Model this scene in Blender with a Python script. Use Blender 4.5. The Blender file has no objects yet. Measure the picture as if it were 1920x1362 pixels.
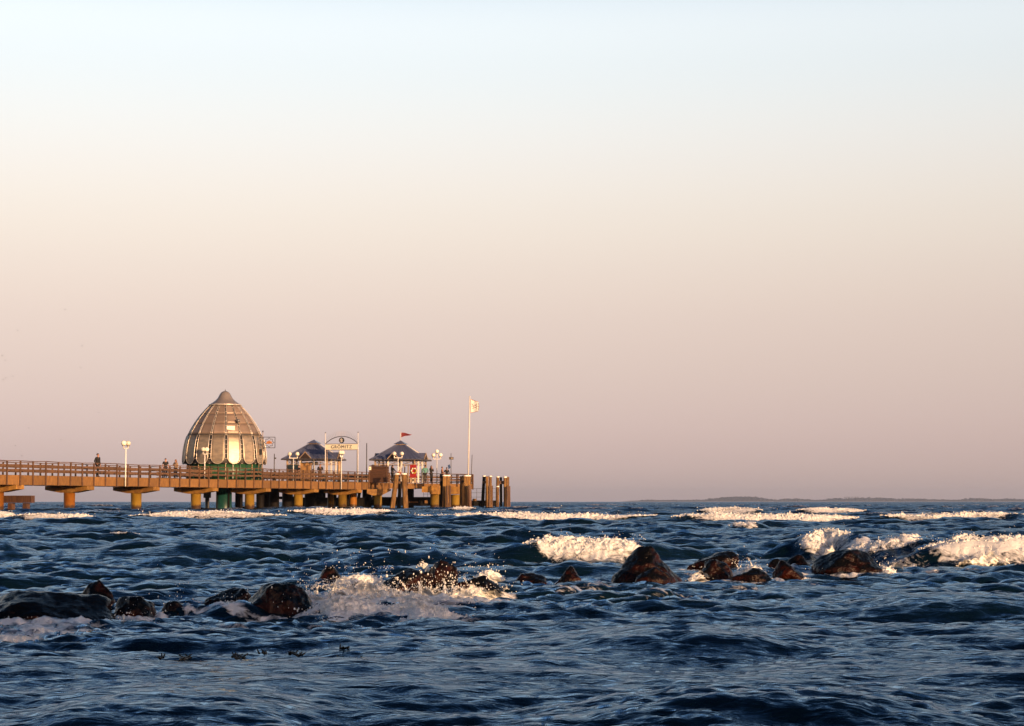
import bpy, bmesh, math, random
import numpy as np
from mathutils import Vector, Matrix

random.seed(7)
rng = np.random.default_rng(11)
sc = bpy.context.scene
COL = sc.collection
R = math.radians

# ------------------------------------------------------------------ camera
FPX = 3500.0            # focal length in pixels of a 1920 wide frame
CAM_H = 0.75
PITCH = math.atan(260 / FPX)
cam = bpy.data.cameras.new('camera')
cam_o = bpy.data.objects.new('camera', cam)
COL.objects.link(cam_o)
cam.lens = FPX / 1920 * 36
cam.sensor_width = 36
cam.clip_start = 0.1
cam.clip_end = 60000
cam_o.location = (0, 0, CAM_H)
cam_o.rotation_euler = (R(90) + PITCH, 0, 0)
sc.camera = cam_o

# ------------------------------------------------------------------ sky, sun, exposure
SUN_EL, SUN_AZ = R(7.0), R(142.3)          # azimuth clockwise from +Y
world = bpy.data.worlds.new('World')
sc.world = world
world.use_nodes = True
wn, wl = world.node_tree.nodes, world.node_tree.links
bg = wn['Background']
sky = wn.new('ShaderNodeTexSky')
sky.sky_type = 'NISHITA'
sky.sun_disc = False
sky.sun_elevation = SUN_EL
sky.sun_rotation = SUN_AZ
sky.altitude = 0
tc = wn.new('ShaderNodeTexCoord')
sep = wn.new('ShaderNodeSeparateXYZ')
wl.new(tc.outputs['Generated'], sep.inputs[0])
mr = wn.new('ShaderNodeMath'); mr.operation = 'MAXIMUM'; mr.inputs[1].default_value = 0.0
wl.new(sep.outputs['Z'], mr.inputs[0])
sq = wn.new('ShaderNodeMath'); sq.operation = 'SQRT'
wl.new(mr.outputs[0], sq.inputs[0])
ramp = wn.new('ShaderNodeValToRGB')
wl.new(sq.outputs[0], ramp.inputs[0])
# fitted tint of the clear-sky model by elevation (divided by 6)
SKY_TINT = [(0.0, (2.65, 2.635, 5.947)),
            (0.024, (2.555, 2.522, 5.857)),
            (0.068, (2.369, 2.356, 5.4)),
            (0.108, (1.987, 1.972, 4.681)),
            (0.161, (1.665, 1.515, 3.336)),
            (0.214, (1.674, 1.365, 2.408)),
            (0.262, (1.827, 1.368, 1.942)),
            (0.311, (2.189, 1.504, 1.749)),
            (0.354, (2.665, 1.792, 1.815)),
            (0.391, (3.164, 2.138, 1.977)),
            (0.424, (3.569, 2.458, 2.25)),
            (0.455, (3.899, 2.8, 2.53)),
            (0.483, (4.032, 3.038, 2.775)),
            (0.51, (4.775, 3.487, 3.066)),
            (0.57, (2.7, 2.55, 2.65)),
            (0.64, (1.15, 1.4, 1.8)),
            (0.75, (0.46, 0.69, 1.06)),
            (1.0, (0.34, 0.54, 0.88))]
el = ramp.color_ramp.elements
while len(el) > 1:
    el.remove(el[-1])
el[0].position = SKY_TINT[0][0]
el[0].color = tuple(c / 6 for c in SKY_TINT[0][1]) + (1,)
for p_, c_ in SKY_TINT[1:]:
    e_ = el.new(p_)
    e_.color = tuple(c / 6 for c in c_) + (1,)
ramp.color_ramp.interpolation = 'B_SPLINE'
mul = wn.new('ShaderNodeVectorMath'); mul.operation = 'MULTIPLY'
wl.new(sky.outputs[0], mul.inputs[0]); wl.new(ramp.outputs[0], mul.inputs[1])
scl = wn.new('ShaderNodeVectorMath'); scl.operation = 'SCALE'; scl.inputs['Scale'].default_value = 5.8
wl.new(mul.outputs[0], scl.inputs[0])
azg = wn.new('ShaderNodeMath'); azg.operation = 'MULTIPLY_ADD'; azg.inputs[1].default_value = 0.26; azg.inputs[2].default_value = 1.035; azg.use_clamp = False
wl.new(sep.outputs['X'], azg.inputs[0])
sc2 = wn.new('ShaderNodeVectorMath'); sc2.operation = 'SCALE'
wl.new(scl.outputs[0], sc2.inputs[0]); wl.new(azg.outputs[0], sc2.inputs['Scale'])
wl.new(sc2.outputs[0], bg.inputs['Color'])
bg.inputs['Strength'].default_value = 0.0735

sun = bpy.data.lights.new('sun', 'SUN')
sun.energy = 4.8
sun.angle = R(0.6)
sun.color = (1.0, 0.60, 0.30)
sun_o = bpy.data.objects.new('sun', sun)
COL.objects.link(sun_o)
TO_SUN = Vector((math.sin(SUN_AZ) * math.cos(SUN_EL), math.cos(SUN_AZ) * math.cos(SUN_EL), math.sin(SUN_EL)))
sun_o.rotation_euler = TO_SUN.to_track_quat('Z', 'Y').to_euler()
sun_o.location = TO_SUN * 60

vs = sc.view_settings
vs.view_transform = 'Standard'
vs.look = 'None'
vs.exposure = 0.5
vs.gamma = 1.0
vs.use_curve_mapping = False
sc.cycles.use_denoising = True
sc.cycles.max_bounces = 6
sc.cycles.glossy_bounces = 3
sc.cycles.diffuse_bounces = 2
sc.cycles.volume_bounces = 0
sc.cycles.caustics_reflective = False
sc.cycles.caustics_refractive = False
sc.cycles.sample_clamp_indirect = 4.0

# ------------------------------------------------------------------ helpers
FW = Vector((0, math.cos(PITCH), math.sin(PITCH)))
UP = Vector((0, -math.sin(PITCH), math.cos(PITCH)))
def ray(px, py):
    return FW + Vector((1, 0, 0)) * ((px - 960) / FPX) + UP * ((681 - py) / FPX)
def at(px, py, Y):
    d = ray(px, py); t = Y / d.y
    return Vector((0, 0, CAM_H)) + d * t
def xat(px, Y):                    # world x of a picture column at distance Y (near the horizon)
    return at(px, 941, Y).x
def zat(py, Y):
    return at(960, py, Y).z
def on(px, py, z=0.0):             # where the line of sight meets height z
    d = ray(px, py); t = (z - CAM_H) / d.z
    return Vector((0, 0, CAM_H)) + d * t

def tag(o, label=None, cat=None, group=None, kind=None):
    if label: o['label'] = label
    if cat: o['category'] = cat
    if group: o['group'] = group
    if kind: o['kind'] = kind
    return o
def empty(name, loc=(0, 0, 0), rz=0.0, label=None, cat=None, group=None):
    o = bpy.data.objects.new(name, None)
    o.empty_display_size = 0.3
    COL.objects.link(o)
    o.location = loc
    o.rotation_euler = (0, 0, rz)
    return tag(o, label, cat, group)
def link(name, me, mat=None, parent=None, loc=None, rot=None):
    o = bpy.data.objects.new(name, me)
    COL.objects.link(o)
    if parent is not None: o.parent = parent
    if loc is not None: o.location = loc
    if rot is not None: o.rotation_euler = rot
    if mat is not None and len(me.materials) == 0: me.materials.append(mat)
    return o
def copy_tree(o, parent=None):
    c = o.copy()
    COL.objects.link(c)
    c.parent = parent
    for ch in list(o.children):
        copy_tree(ch, c)
    return c

class MB:
    """collects simple solids, then builds ONE mesh object"""
    def __init__(s): s.v = []; s.f = []; s.sm = []
    def add(s, vs_, fs, smooth=False):
        b = len(s.v)
        s.v += [tuple(v) for v in vs_]
        s.f += [tuple(i + b for i in f) for f in fs]
        s.sm += [smooth] * len(fs)
        return s
    def box(s, c, d, rz=0.0, M=None):
        x, y, z = d[0] / 2, d[1] / 2, d[2] / 2
        p = [Vector(q) for q in ((-x,-y,-z),(x,-y,-z),(x,y,-z),(-x,y,-z),(-x,-y,z),(x,-y,z),(x,y,z),(-x,y,z))]
        rot = Matrix.Rotation(rz, 3, 'Z') if M is None else M
        c = Vector(c)
        return s.add([rot @ q + c for q in p], [(0,3,2,1),(4,5,6,7),(0,1,5,4),(1,2,6,5),(2,3,7,6),(3,0,4,7)])
    def frame(s, p, q):
        d = (Vector(q) - Vector(p)).normalized()
        a = Vector((0, 0, 1)) if abs(d.z) < 0.9 else Vector((1, 0, 0))
        x = d.cross(a).normalized()
        y = x.cross(d).normalized()
        return d, x, y
    def beam(s, p, q, w, h, taper=1.0):
        p, q = Vector(p), Vector(q)
        d, x, y = s.frame(p, q)
        vs_ = []
        for e, k in ((p, 1.0), (q, taper)):
            for a, b in ((-1,-1),(1,-1),(1,1),(-1,1)):
                vs_.append(e + x * (a * w * k / 2) + y * (b * h * k / 2))
        return s.add(vs_, [(0,1,2,3),(7,6,5,4),(0,4,5,1),(1,5,6,2),(2,6,7,3),(3,7,4,0)])
    def cyl(s, p, q, r0, r1=None, n=12, smooth=True):
        r1 = r0 if r1 is None else r1
        p, q = Vector(p), Vector(q)
        d, x, y = s.frame(p, q)
        b = len(s.v)
        for e, r in ((p, r0), (q, r1)):
            for i in range(n):
                t = 2 * math.pi * i / n
                s.v.append(tuple(e + x * (r * math.cos(t)) + y * (r * math.sin(t))))
        for i in range(n):
            j = (i + 1) % n
            s.f.append((b + i, b + i + n, b + j + n, b + j)); s.sm.append(smooth)
        s.f.append(tuple(b + i for i in range(n))); s.sm.append(False)
        s.f.append(tuple(b + n + i for i in reversed(range(n)))); s.sm.append(False)
        return s
    def tube(s, pts, r, n=6, closed=False):
        pts = [Vector(p) for p in pts]; m = len(pts); b = len(s.v)
        x = None
        for i, p in enumerate(pts):
            d = ((pts[(i+1) % m] if closed or i < m-1 else p) - (pts[i-1] if closed or i > 0 else p)).normalized()
            if x is None:
                _, x, y = s.frame(p, p + d)
            x = (x - d * x.dot(d)).normalized(); y = d.cross(x)
            for j in range(n):
                t = 2 * math.pi * j / n
                s.v.append(tuple(p + x * (r * math.cos(t)) + y * (r * math.sin(t))))
        for i in range(m if closed else m - 1):
            k = (i + 1) % m
            for j in range(n):
                l = (j + 1) % n
                s.f.append((b + i*n + j, b + i*n + l, b + k*n + l, b + k*n + j)); s.sm.append(True)
        if not closed:
            s.f.append(tuple(b + j for j in reversed(range(n)))); s.sm.append(False)
            s.f.append(tuple(b + (m-1)*n + j for j in range(n))); s.sm.append(False)
        return s
    def lathe(s, prof, n=24, c=(0, 0, 0), smooth=True):
        b = len(s.v); m = len(prof)
        for r, z in prof:
            for i in range(n):
                t = 2 * math.pi * i / n
                s.v.append((c[0] + r * math.cos(t), c[1] + r * math.sin(t), c[2] + z))
        for k in range(m - 1):
            for i in range(n):
                j = (i + 1) % n
                s.f.append((b + k*n + i, b + k*n + j, b + (k+1)*n + j, b + (k+1)*n + i)); s.sm.append(smooth)
        s.f.append(tuple(b + i for i in reversed(range(n)))); s.sm.append(False)
        s.f.append(tuple(b + (m-1)*n + i for i in range(n))); s.sm.append(False)
        return s
    def ball(s, c, r, n=14, m=9, sq=(1, 1, 1)):
        prof = [(max(1e-4, math.sin(math.pi * k / m)) * r, -math.cos(math.pi * k / m) * r) for k in range(m + 1)]
        b = len(s.v)
        s.lathe(prof, n)
        for i in range(b, len(s.v)):
            v = s.v[i]; s.v[i] = (v[0]*sq[0] + c[0], v[1]*sq[1] + c[1], v[2]*sq[2] + c[2])
        return s
    def prism(s, pts, z0, z1):              # polygon in xy, extruded
        n = len(pts)
        vs_ = [(p[0], p[1], z0) for p in pts] + [(p[0], p[1], z1) for p in pts]
        fs = [tuple(reversed(range(n))), tuple(range(n, 2*n))] + [(i, (i+1) % n, (i+1) % n + n, i + n) for i in range(n)]
        return s.add(vs_, fs)
    def torus(s, c, r, t, M=None, n=24, m=6):
        M = Matrix.Identity(3) if M is None else M
        vs_, fs = [], []
        for i in range(n):
            a = 2 * math.pi * i / n
            for j in range(m):
                b = 2 * math.pi * j / m
                vs_.append(M @ Vector(((r + t*math.cos(b))*math.cos(a), (r + t*math.cos(b))*math.sin(a), t*math.sin(b))) + Vector(c))
        for i in range(n):
            for j in range(m):
                fs.append((i*m + j, ((i+1) % n)*m + j, ((i+1) % n)*m + (j+1) % m, i*m + (j+1) % m))
        return s.add(vs_, fs, True)
    def mesh(s, name):
        me = bpy.data.meshes.new(name)
        me.from_pydata(s.v, [], s.f)
        me.polygons.foreach_set('use_smooth', s.sm)
        bm = bmesh.new(); bm.from_mesh(me)
        bmesh.ops.recalc_face_normals(bm, faces=bm.faces)
        bm.to_mesh(me); bm.free()
        return me
    def build(s, name, mat, parent=None, **k):
        return link(name, s.mesh(name), mat, parent, **k)

def mesh_np(name, V, F, smooth=True):
    """fast mesh from numpy arrays; F is (m, 3) or (m, 4)"""
    me = bpy.data.meshes.new(name)
    V = np.ascontiguousarray(V, dtype=np.float32); F = np.ascontiguousarray(F, dtype=np.int32)
    k = F.shape[1]
    me.vertices.add(len(V)); me.vertices.foreach_set('co', V.ravel())
    me.loops.add(F.size); me.loops.foreach_set('vertex_index', F.ravel())
    me.polygons.add(len(F))
    me.polygons.foreach_set('loop_start', np.arange(0, F.size, k, dtype=np.int32))
    me.polygons.foreach_set('loop_total', np.full(len(F), k, dtype=np.int32))
    me.polygons.foreach_set('use_smooth', np.full(len(F), smooth, dtype=bool))
    me.update(calc_edges=True)
    return me

# ---- numpy gradient noise
_perm = rng.permutation(512).astype(np.int32)
_grad = rng.normal(size=(512, 3)); _grad /= np.linalg.norm(_grad, axis=1)[:, None]
def pnoise(x, y, z=0.0):
    x, y, z = np.broadcast_arrays(np.asarray(x, float), np.asarray(y, float), np.asarray(z, float))
    xi, yi, zi = np.floor(x).astype(int), np.floor(y).astype(int), np.floor(z).astype(int)
    xf, yf, zf = x - xi, y - yi, z - zi
    u, v, w = (t * t * t * (t * (t * 6 - 15) + 10) for t in (xf, yf, zf))
    def g(a, b, c):
        h = _perm[(_perm[(_perm[(xi + a) & 511] + yi + b) & 511] + zi + c) & 511]
        G = _grad[h]
        return G[..., 0] * (xf - a) + G[..., 1] * (yf - b) + G[..., 2] * (zf - c)
    l = lambda a, b, t: a + t * (b - a)
    return 1.5 * l(l(l(g(0,0,0), g(1,0,0), u), l(g(0,1,0), g(1,1,0), u), v),
                   l(l(g(0,0,1), g(1,0,1), u), l(g(0,1,1), g(1,1,1), u), v), w)
def fbm(x, y, z=0.0, o=4, gain=0.5):
    s = 0.0; a = 1.0
    for k in range(o):
        s = s + a * pnoise(x * 2**k + 17*k, y * 2**k - 9*k, z * 2**k + 5*k); a *= gain
    return s
def billow(x, y, z=0.0, o=4, gain=0.5):
    s = 0.0; a = 1.0
    for k in range(o):
        s = s + a * np.abs(pnoise(x * 2**k + 31*k, y * 2**k + 7*k, z * 2**k - 3*k)); a *= gain
    return s
def sstep(a, b, x):
    t = np.clip((np.asarray(x, float) - a) / (b - a), 0, 1)
    return t * t * (3 - 2 * t)

# ------------------------------------------------------------------ materials
def mat(name, col, rough=0.6, col2=None, scale=6.0, metal=0.0, bump=0.0, bscale=None, spec=0.5, stretch=(1, 1, 1), detail=5.0, contrast=(0.35, 0.65)):
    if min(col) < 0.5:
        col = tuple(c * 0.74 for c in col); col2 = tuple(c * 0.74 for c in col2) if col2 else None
    m = bpy.data.materials.new(name)
    m.use_nodes = True
    n, l = m.node_tree.nodes, m.node_tree.links
    b = n['Principled BSDF']
    b.inputs['Roughness'].default_value = rough
    b.inputs['Metallic'].default_value = metal
    b.inputs['Specular IOR Level'].default_value = spec
    t = n.new('ShaderNodeTexCoord')
    mp = n.new('ShaderNodeMapping'); mp.inputs['Scale'].default_value = stretch
    oi = n.new('ShaderNodeObjectInfo')
    sh = n.new('ShaderNodeVectorMath'); sh.operation = 'MULTIPLY_ADD'; sh.inputs[1].default_value = (31.0, 17.0, 23.0)
    l.new(oi.outputs['Random'], sh.inputs[0]); l.new(t.outputs['Object'], sh.inputs[2])
    l.new(sh.outputs[0], mp.inputs[0])
    no = n.new('ShaderNodeTexNoise'); no.inputs['Scale'].default_value = scale; no.inputs['Detail'].default_value = detail
    l.new(mp.outputs[0], no.inputs['Vector'])
    cr = n.new('ShaderNodeValToRGB')
    c2 = col2 if col2 else tuple(c * 0.72 for c in col)
    cr.color_ramp.elements[0].position = contrast[0]; cr.color_ramp.elements[0].color = (*c2, 1)
    cr.color_ramp.elements[1].position = contrast[1]; cr.color_ramp.elements[1].color = (*col, 1)
    l.new(no.outputs['Fac'], cr.inputs[0])
    # individual pieces differ a little in tone
    hs = n.new('ShaderNodeHueSaturation')
    ma = n.new('ShaderNodeMapRange'); ma.inputs['To Min'].default_value = 0.74; ma.inputs['To Max'].default_value = 1.14
    l.new(oi.outputs['Random'], ma.inputs[0]); l.new(ma.outputs[0], hs.inputs['Value'])
    l.new(cr.outputs[0], hs.inputs['Color'])
    l.new(hs.outputs[0], b.inputs['Base Color'])
    if bump:
        bn = n.new('ShaderNodeTexNoise'); bn.inputs['Scale'].default_value = bscale or scale * 3; bn.inputs['Detail'].default_value = 6
        l.new(mp.outputs[0], bn.inputs['Vector'])
        bu = n.new('ShaderNodeBump'); bu.inputs['Strength'].default_value = bump; bu.inputs['Distance'].default_value = 0.05
        l.new(bn.outputs['Fac'], bu.inputs['Height']); l.new(bu.outputs[0], b.inputs['Normal'])
    m['bsdf'] = b.name
    return m

M = {}
M['wood'] = mat('weathered_board', (0.33, 0.170, 0.048), 0.75, (0.19, 0.090, 0.026), 3.0, bump=0.25, stretch=(6, 6, 0.8))
M['rail'] = mat('rail_timber', (0.17, 0.09, 0.045), 0.8, (0.10, 0.05, 0.026), 5.0, bump=0.2)
M['pile_timber'] = mat('mooring_timber', (0.34, 0.185, 0.050), 0.8, (0.11, 0.052, 0.020), 2.2, bump=0.6, bscale=9, stretch=(5, 5, 0.5))
M['wale'] = mat('wet_fender_timber', (0.16, 0.075, 0.035), 0.6, (0.07, 0.03, 0.018), 2.5, bump=0.5, stretch=(5, 5, 0.5))
M['concrete'] = mat('crosshead_timber', (0.44, 0.235, 0.048), 0.75, (0.25, 0.12, 0.028), 2.5, bump=0.2)
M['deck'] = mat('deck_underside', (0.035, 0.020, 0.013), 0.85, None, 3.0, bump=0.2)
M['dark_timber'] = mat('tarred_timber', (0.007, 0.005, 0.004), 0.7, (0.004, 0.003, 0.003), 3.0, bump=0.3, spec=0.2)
M['white'] = mat('white_paint', (0.80, 0.78, 0.74), 0.4, (0.70, 0.67, 0.62), 8.0)
M['cream'] = mat('cream_board', (0.84, 0.80, 0.64), 0.5, (0.78, 0.74, 0.58), 4.0)
M['globe'] = mat('opal_glass', (0.84, 0.78, 0.66), 0.2, (0.80, 0.74, 0.62), 2.0)
M['black'] = mat('black_metal', (0.02, 0.02, 0.022), 0.45)
M['grey'] = mat('galvanised_steel', (0.30, 0.30, 0.31), 0.4, None, 9.0, metal=0.6)
M['dgrey'] = mat('dark_grey_metal', (0.09, 0.085, 0.085), 0.5)
M['roof'] = mat('blue_grey_roofing', (0.15, 0.175, 0.29), 0.28, (0.11, 0.135, 0.24), 2.0, bump=0.08, stretch=(1, 1, 4))
M['roof_trim'] = mat('roof_trim', (0.10, 0.09, 0.10), 0.5)
M['tan'] = mat('sandy_timber', (0.55, 0.40, 0.26), 0.6)
M['box'] = mat('varnished_timber', (0.10, 0.042, 0.018), 0.6, (0.06, 0.025, 0.010), 3.0, stretch=(1, 1, 8))
M['booth'] = mat('ochre_panel', (0.50, 0.27, 0.08), 0.5, (0.22, 0.12, 0.05), 1.6, contrast=(0.3, 0.6))
M['teal_glass'] = mat('teal_glass', (0.05, 0.12, 0.11), 0.06, (0.03, 0.08, 0.08), 2.0, spec=0.8)
M['green'] = mat('green_steel', (0.04, 0.15, 0.07), 0.4, (0.02, 0.09, 0.045), 3.0)
M['green_dark'] = mat('dark_green_steel', (0.012, 0.085, 0.075), 0.35, (0.008, 0.05, 0.045), 1.2)
M['rib'] = mat('bright_steel_rib', (0.78, 0.70, 0.60), 0.35, None, 6.0, metal=0.5)
M['cap'] = mat('brushed_cap', (0.46, 0.40, 0.37), 0.38, (0.40, 0.35, 0.33), 1.5, metal=0.35, bump=0.05)
M['red'] = mat('red_board', (0.38, 0.015, 0.012), 0.45)
M['yellow'] = mat('yellow_ring', (0.75, 0.50, 0.08), 0.5)
M['orange'] = mat('orange_enamel', (0.62, 0.25, 0.05), 0.45, (0.4, 0.13, 0.03), 14)
M['flag'] = mat('cream_cloth', (0.72, 0.70, 0.68), 0.8)
M['flag_red'] = mat('red_cloth', (0.20, 0.015, 0.02), 0.8)
M['skin'] = mat('skin', (0.48, 0.26, 0.19), 0.6, (0.44, 0.23, 0.17))
M['sand'] = mat('sand', (0.42, 0.34, 0.24), 0.95, None, 3.0, bump=0.3)

def pile_mat(name, hi, lo, wet, zw):
    """painted steel pile with a weed-stained band near the water line"""
    m = mat(name, hi, 0.42, lo, 1.4, bump=0.15, stretch=(1, 1, 0.5))
    n, l = m.node_tree.nodes, m.node_tree.links
    b = n['Principled BSDF']
    src = b.inputs['Base Color'].links[0].from_socket
    g = n.new('ShaderNodeNewGeometry'); s = n.new('ShaderNodeSeparateXYZ'); l.new(g.outputs['Position'], s.inputs[0])
    no = n.new('ShaderNodeTexNoise'); no.inputs['Scale'].default_value = 3.0; no.inputs['Detail'].default_value = 4
    l.new(g.outputs['Position'], no.inputs['Vector'])
    a = n.new('ShaderNodeMath'); a.operation = 'MULTIPLY_ADD'; a.inputs[1].default_value = 0.5
    l.new(no.outputs['Fac'], a.inputs[0]); l.new(s.outputs['Z'], a.inputs[2])
    r = n.new('ShaderNodeMapRange'); r.inputs['From Min'].default_value = zw + 0.18; r.inputs['From Max'].default_value = zw + 0.36
    l.new(a.outputs[0], r.inputs[0])
    mx = n.new('ShaderNodeMix'); mx.data_type = 'RGBA'
    l.new(r.outputs[0], mx.inputs['Factor']); mx.inputs['A'].default_value = (*wet, 1); l.new(src, mx.inputs['B'])
    l.new(mx.outputs['Result'], b.inputs['Base Color'])
    return m
M['pile'] = pile_mat('yellow_steel_pile', (0.34, 0.215, 0.030), (0.24, 0.14, 0.022), (0.05, 0.025, 0.010), 0.42)
M['pile_brown'] = pile_mat('rusty_steel_pile', (0.40, 0.17, 0.025), (0.25, 0.085, 0.014), (0.06, 0.03, 0.012), 0.42)

# ================================================================== THE SEA
def fft_tile(N, L, kp, kmin, kmax, sigma, power, seed, theta0=-math.pi / 2, gap=4.0):
    g = np.random.default_rng(seed)
    k1 = np.fft.fftfreq(N, L / N) * 2 * math.pi
    kx, ky = np.meshgrid(k1, k1)
    k = np.hypot(kx, ky); k[0, 0] = 1e9
    c = np.cos(np.arctan2(ky, kx) - theta0)
    P = np.exp(-1.25 * (kp / k) ** 2) / k ** power * (np.clip(c, 0, 1) ** gap + 0.03)
    P *= (k > kmin) * np.exp(-(k / kmax) ** 2)
    a = np.sqrt(P) * (g.normal(size=(N, N)) + 1j * g.normal(size=(N, N)))
    a[0, 0] = 0
    H = np.fft.ifft2(a).real
    s = sigma / H.std()
    DX = np.fft.ifft2(1j * kx / k * a).real * s
    DY = np.fft.ifft2(1j * ky / k * a).real * s
    return np.stack([H * s, DX, DY], -1).astype(np.float32), N, L
def sample(tile, x, y):
    """Catmull-Rom lookup in a periodic tile"""
    T, N, L = tile
    fx = np.asarray(x) / L * N; fy = np.asarray(y) / L * N
    ix = np.floor(fx).astype(np.int64); iy = np.floor(fy).astype(np.int64)
    tx = (fx - ix).astype(np.float32); ty = (fy - iy).astype(np.float32)
    def w(t):
        return (((-0.5*t + 1.0)*t - 0.5)*t, (1.5*t - 2.5)*t*t + 1.0, ((-1.5*t + 2.0)*t + 0.5)*t, (0.5*t - 0.5)*t*t)
    wx, wy = w(tx), w(ty)
    out = 0.0
    for a in range(4):
        row = 0.0
        for b in range(4):
            row = row + T[(iy + a - 1) % N, (ix + b - 1) % N] * wx[b][..., None]
        out = out + row * wy[a][..., None]
    return out
TILE_A = fft_tile(1024, 97.0, 1.15, 0.25, 8.5, 0.094, 3.15, 3, gap=4.0)
TILE_C = fft_tile(1024, 7.1, 13.0, 9.0, 120.0, 0.0052, 2.8, 8, gap=1.4)
TILE_B = fft_tile(1024, 16.3, 5.0, 4.0, 55.0, 0.0205, 3.0, 5, gap=1.6)

# breaking crests: picture columns, rows of the crest top and of the foot, foam strength
BREAKERS = [
    (-60, 34, 961, 977, 1.0), (22, 196, 967, 982, 1.0), (240, 540, 962, 976, 1.0), (540, 742, 960, 973, .8), (715, 1238, 965, 981, 1.0),
    (1308, 1432, 956, 967, 1.0), (1258, 1612, 966, 983, 1.0), (1492, 1626, 956, 966, .9), (1652, 1925, 967, 981, .9),
    (1366, 1424, 986, 1001, .7), (205, 262, 1010, 1018, .45), (840, 892, 953, 960, .9), (2000, 2300, 966, 982, 1.0), (-420, -90, 964, 980, 1.0),
    (978, 1222, 1008, 1055, 1.15),
    (1490, 1606, 1004, 1052, 1.0), (1580, 1730, 1026, 1056, .9), (1680, 1790, 1022, 1052, .8), (1722, 2010, 1012, 1060, 1.15),
]
BR = []
for i, (a, b, top, foot, st) in enumerate(BREAKERS):
    p0, p1 = on(a, foot), on(b, foot)
    Yc = p0.y
    H = (foot - top) * Yc / FPX * (1.3 if Yc > 40 else 1.0)
    BR.append(dict(xa=p0.x, xb=p1.x, y=Yc, H=H, st=st, seed=i * 3.7, L=max(0.9, 3.2 * H)))
# unbroken swell faces without foam (dark bands of the picture): columns, top row, foot row
SWELL = [(560, 990, 1015, 1062), (1150, 1500, 1010, 1052), (1360, 1820, 984, 1008), (-60, 520, 986, 1018), (700, 1150, 988, 1010), (1000, 1560, 1180, 1222), (-80, 700, 1305, 1352), (900, 1990, 1290, 1345), (1600, 1990, 1120, 1150)]
SW = []
for i, (a, b, top, foot) in enumerate(SWELL):
    p0, p1 = on(a, foot), on(b, foot)
    SW.append(dict(xa=p0.x, xb=p1.x, y=p0.y, H=(0.75 if p0.y > 13 else 0.85) * min(0.20, (foot - top) * p0.y / FPX), seed=50 + i * 2.3, L=1.1 if p0.y > 14 else 0.8))

def crest_y(b, x):
    w = b['xb'] - b['xa']
    return b['y'] + 0.22 * b['H'] + 0.5 * b['H'] * pnoise(x / max(w, .8) * 2.2 + b['seed'], b['seed'] * 1.3) * 1.4
def span(b, x, soft=0.12):
    u = (x - b['xa']) / (b['xb'] - b['xa'])
    return sstep(0, soft, u) * (1 - sstep(1 - soft, 1, u))
def swell_add(X, Y):
    z = np.zeros_like(X); fo = np.zeros_like(X); damp = np.zeros_like(X)
    for b in BR + SW:
        foamy = 'st' in b
        ext = 0.5 * (b['xb'] - b['xa']) if foamy else 0.0
        m = (X > b['xa'] - ext) & (X < b['xb'] + ext) & (np.abs(Y - b['y']) < 4 * b['L'])
        if not m.any(): continue
        x, y = X[m], Y[m]
        bb = dict(b, xa=b['xa'] - ext, xb=b['xb'] + ext)
        w = span(bb, x, 0.42)
        q = y - crest_y(b, x)
        L = b['L']
        prof = np.where(q < 0, np.exp(-(q / (0.42 * L)) ** 2), np.exp(-(q / (1.25 * L)) ** 2)) - 0.28 * np.exp(-((q + 1.1 * L) / (0.6 * L)) ** 2)
        z[m] += b['H'] * 0.92 * w * prof
        damp[m] = np.maximum(damp[m], 0.6 * w * np.exp(-(q / (1.6 * L)) ** 2))
        if foamy:
            wf = span(b, x, 0.20)
            w3 = span(b, x, 0.34)
            f = wf * b['st'] * (np.exp(-((q + 0.25 * b['H']) / (1.0 * b['H'])) ** 2) + 0.45 * np.exp(-((q - 1.2 * b['H']) / (1.6 * b['H'])) ** 2) + 0.48 * w3 * np.exp(-((q + 1.8 * b['H']) / (1.2 * b['H'])) ** 2))
            fo[m] = np.maximum(fo[m], f)
    return z, fo, damp

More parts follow.
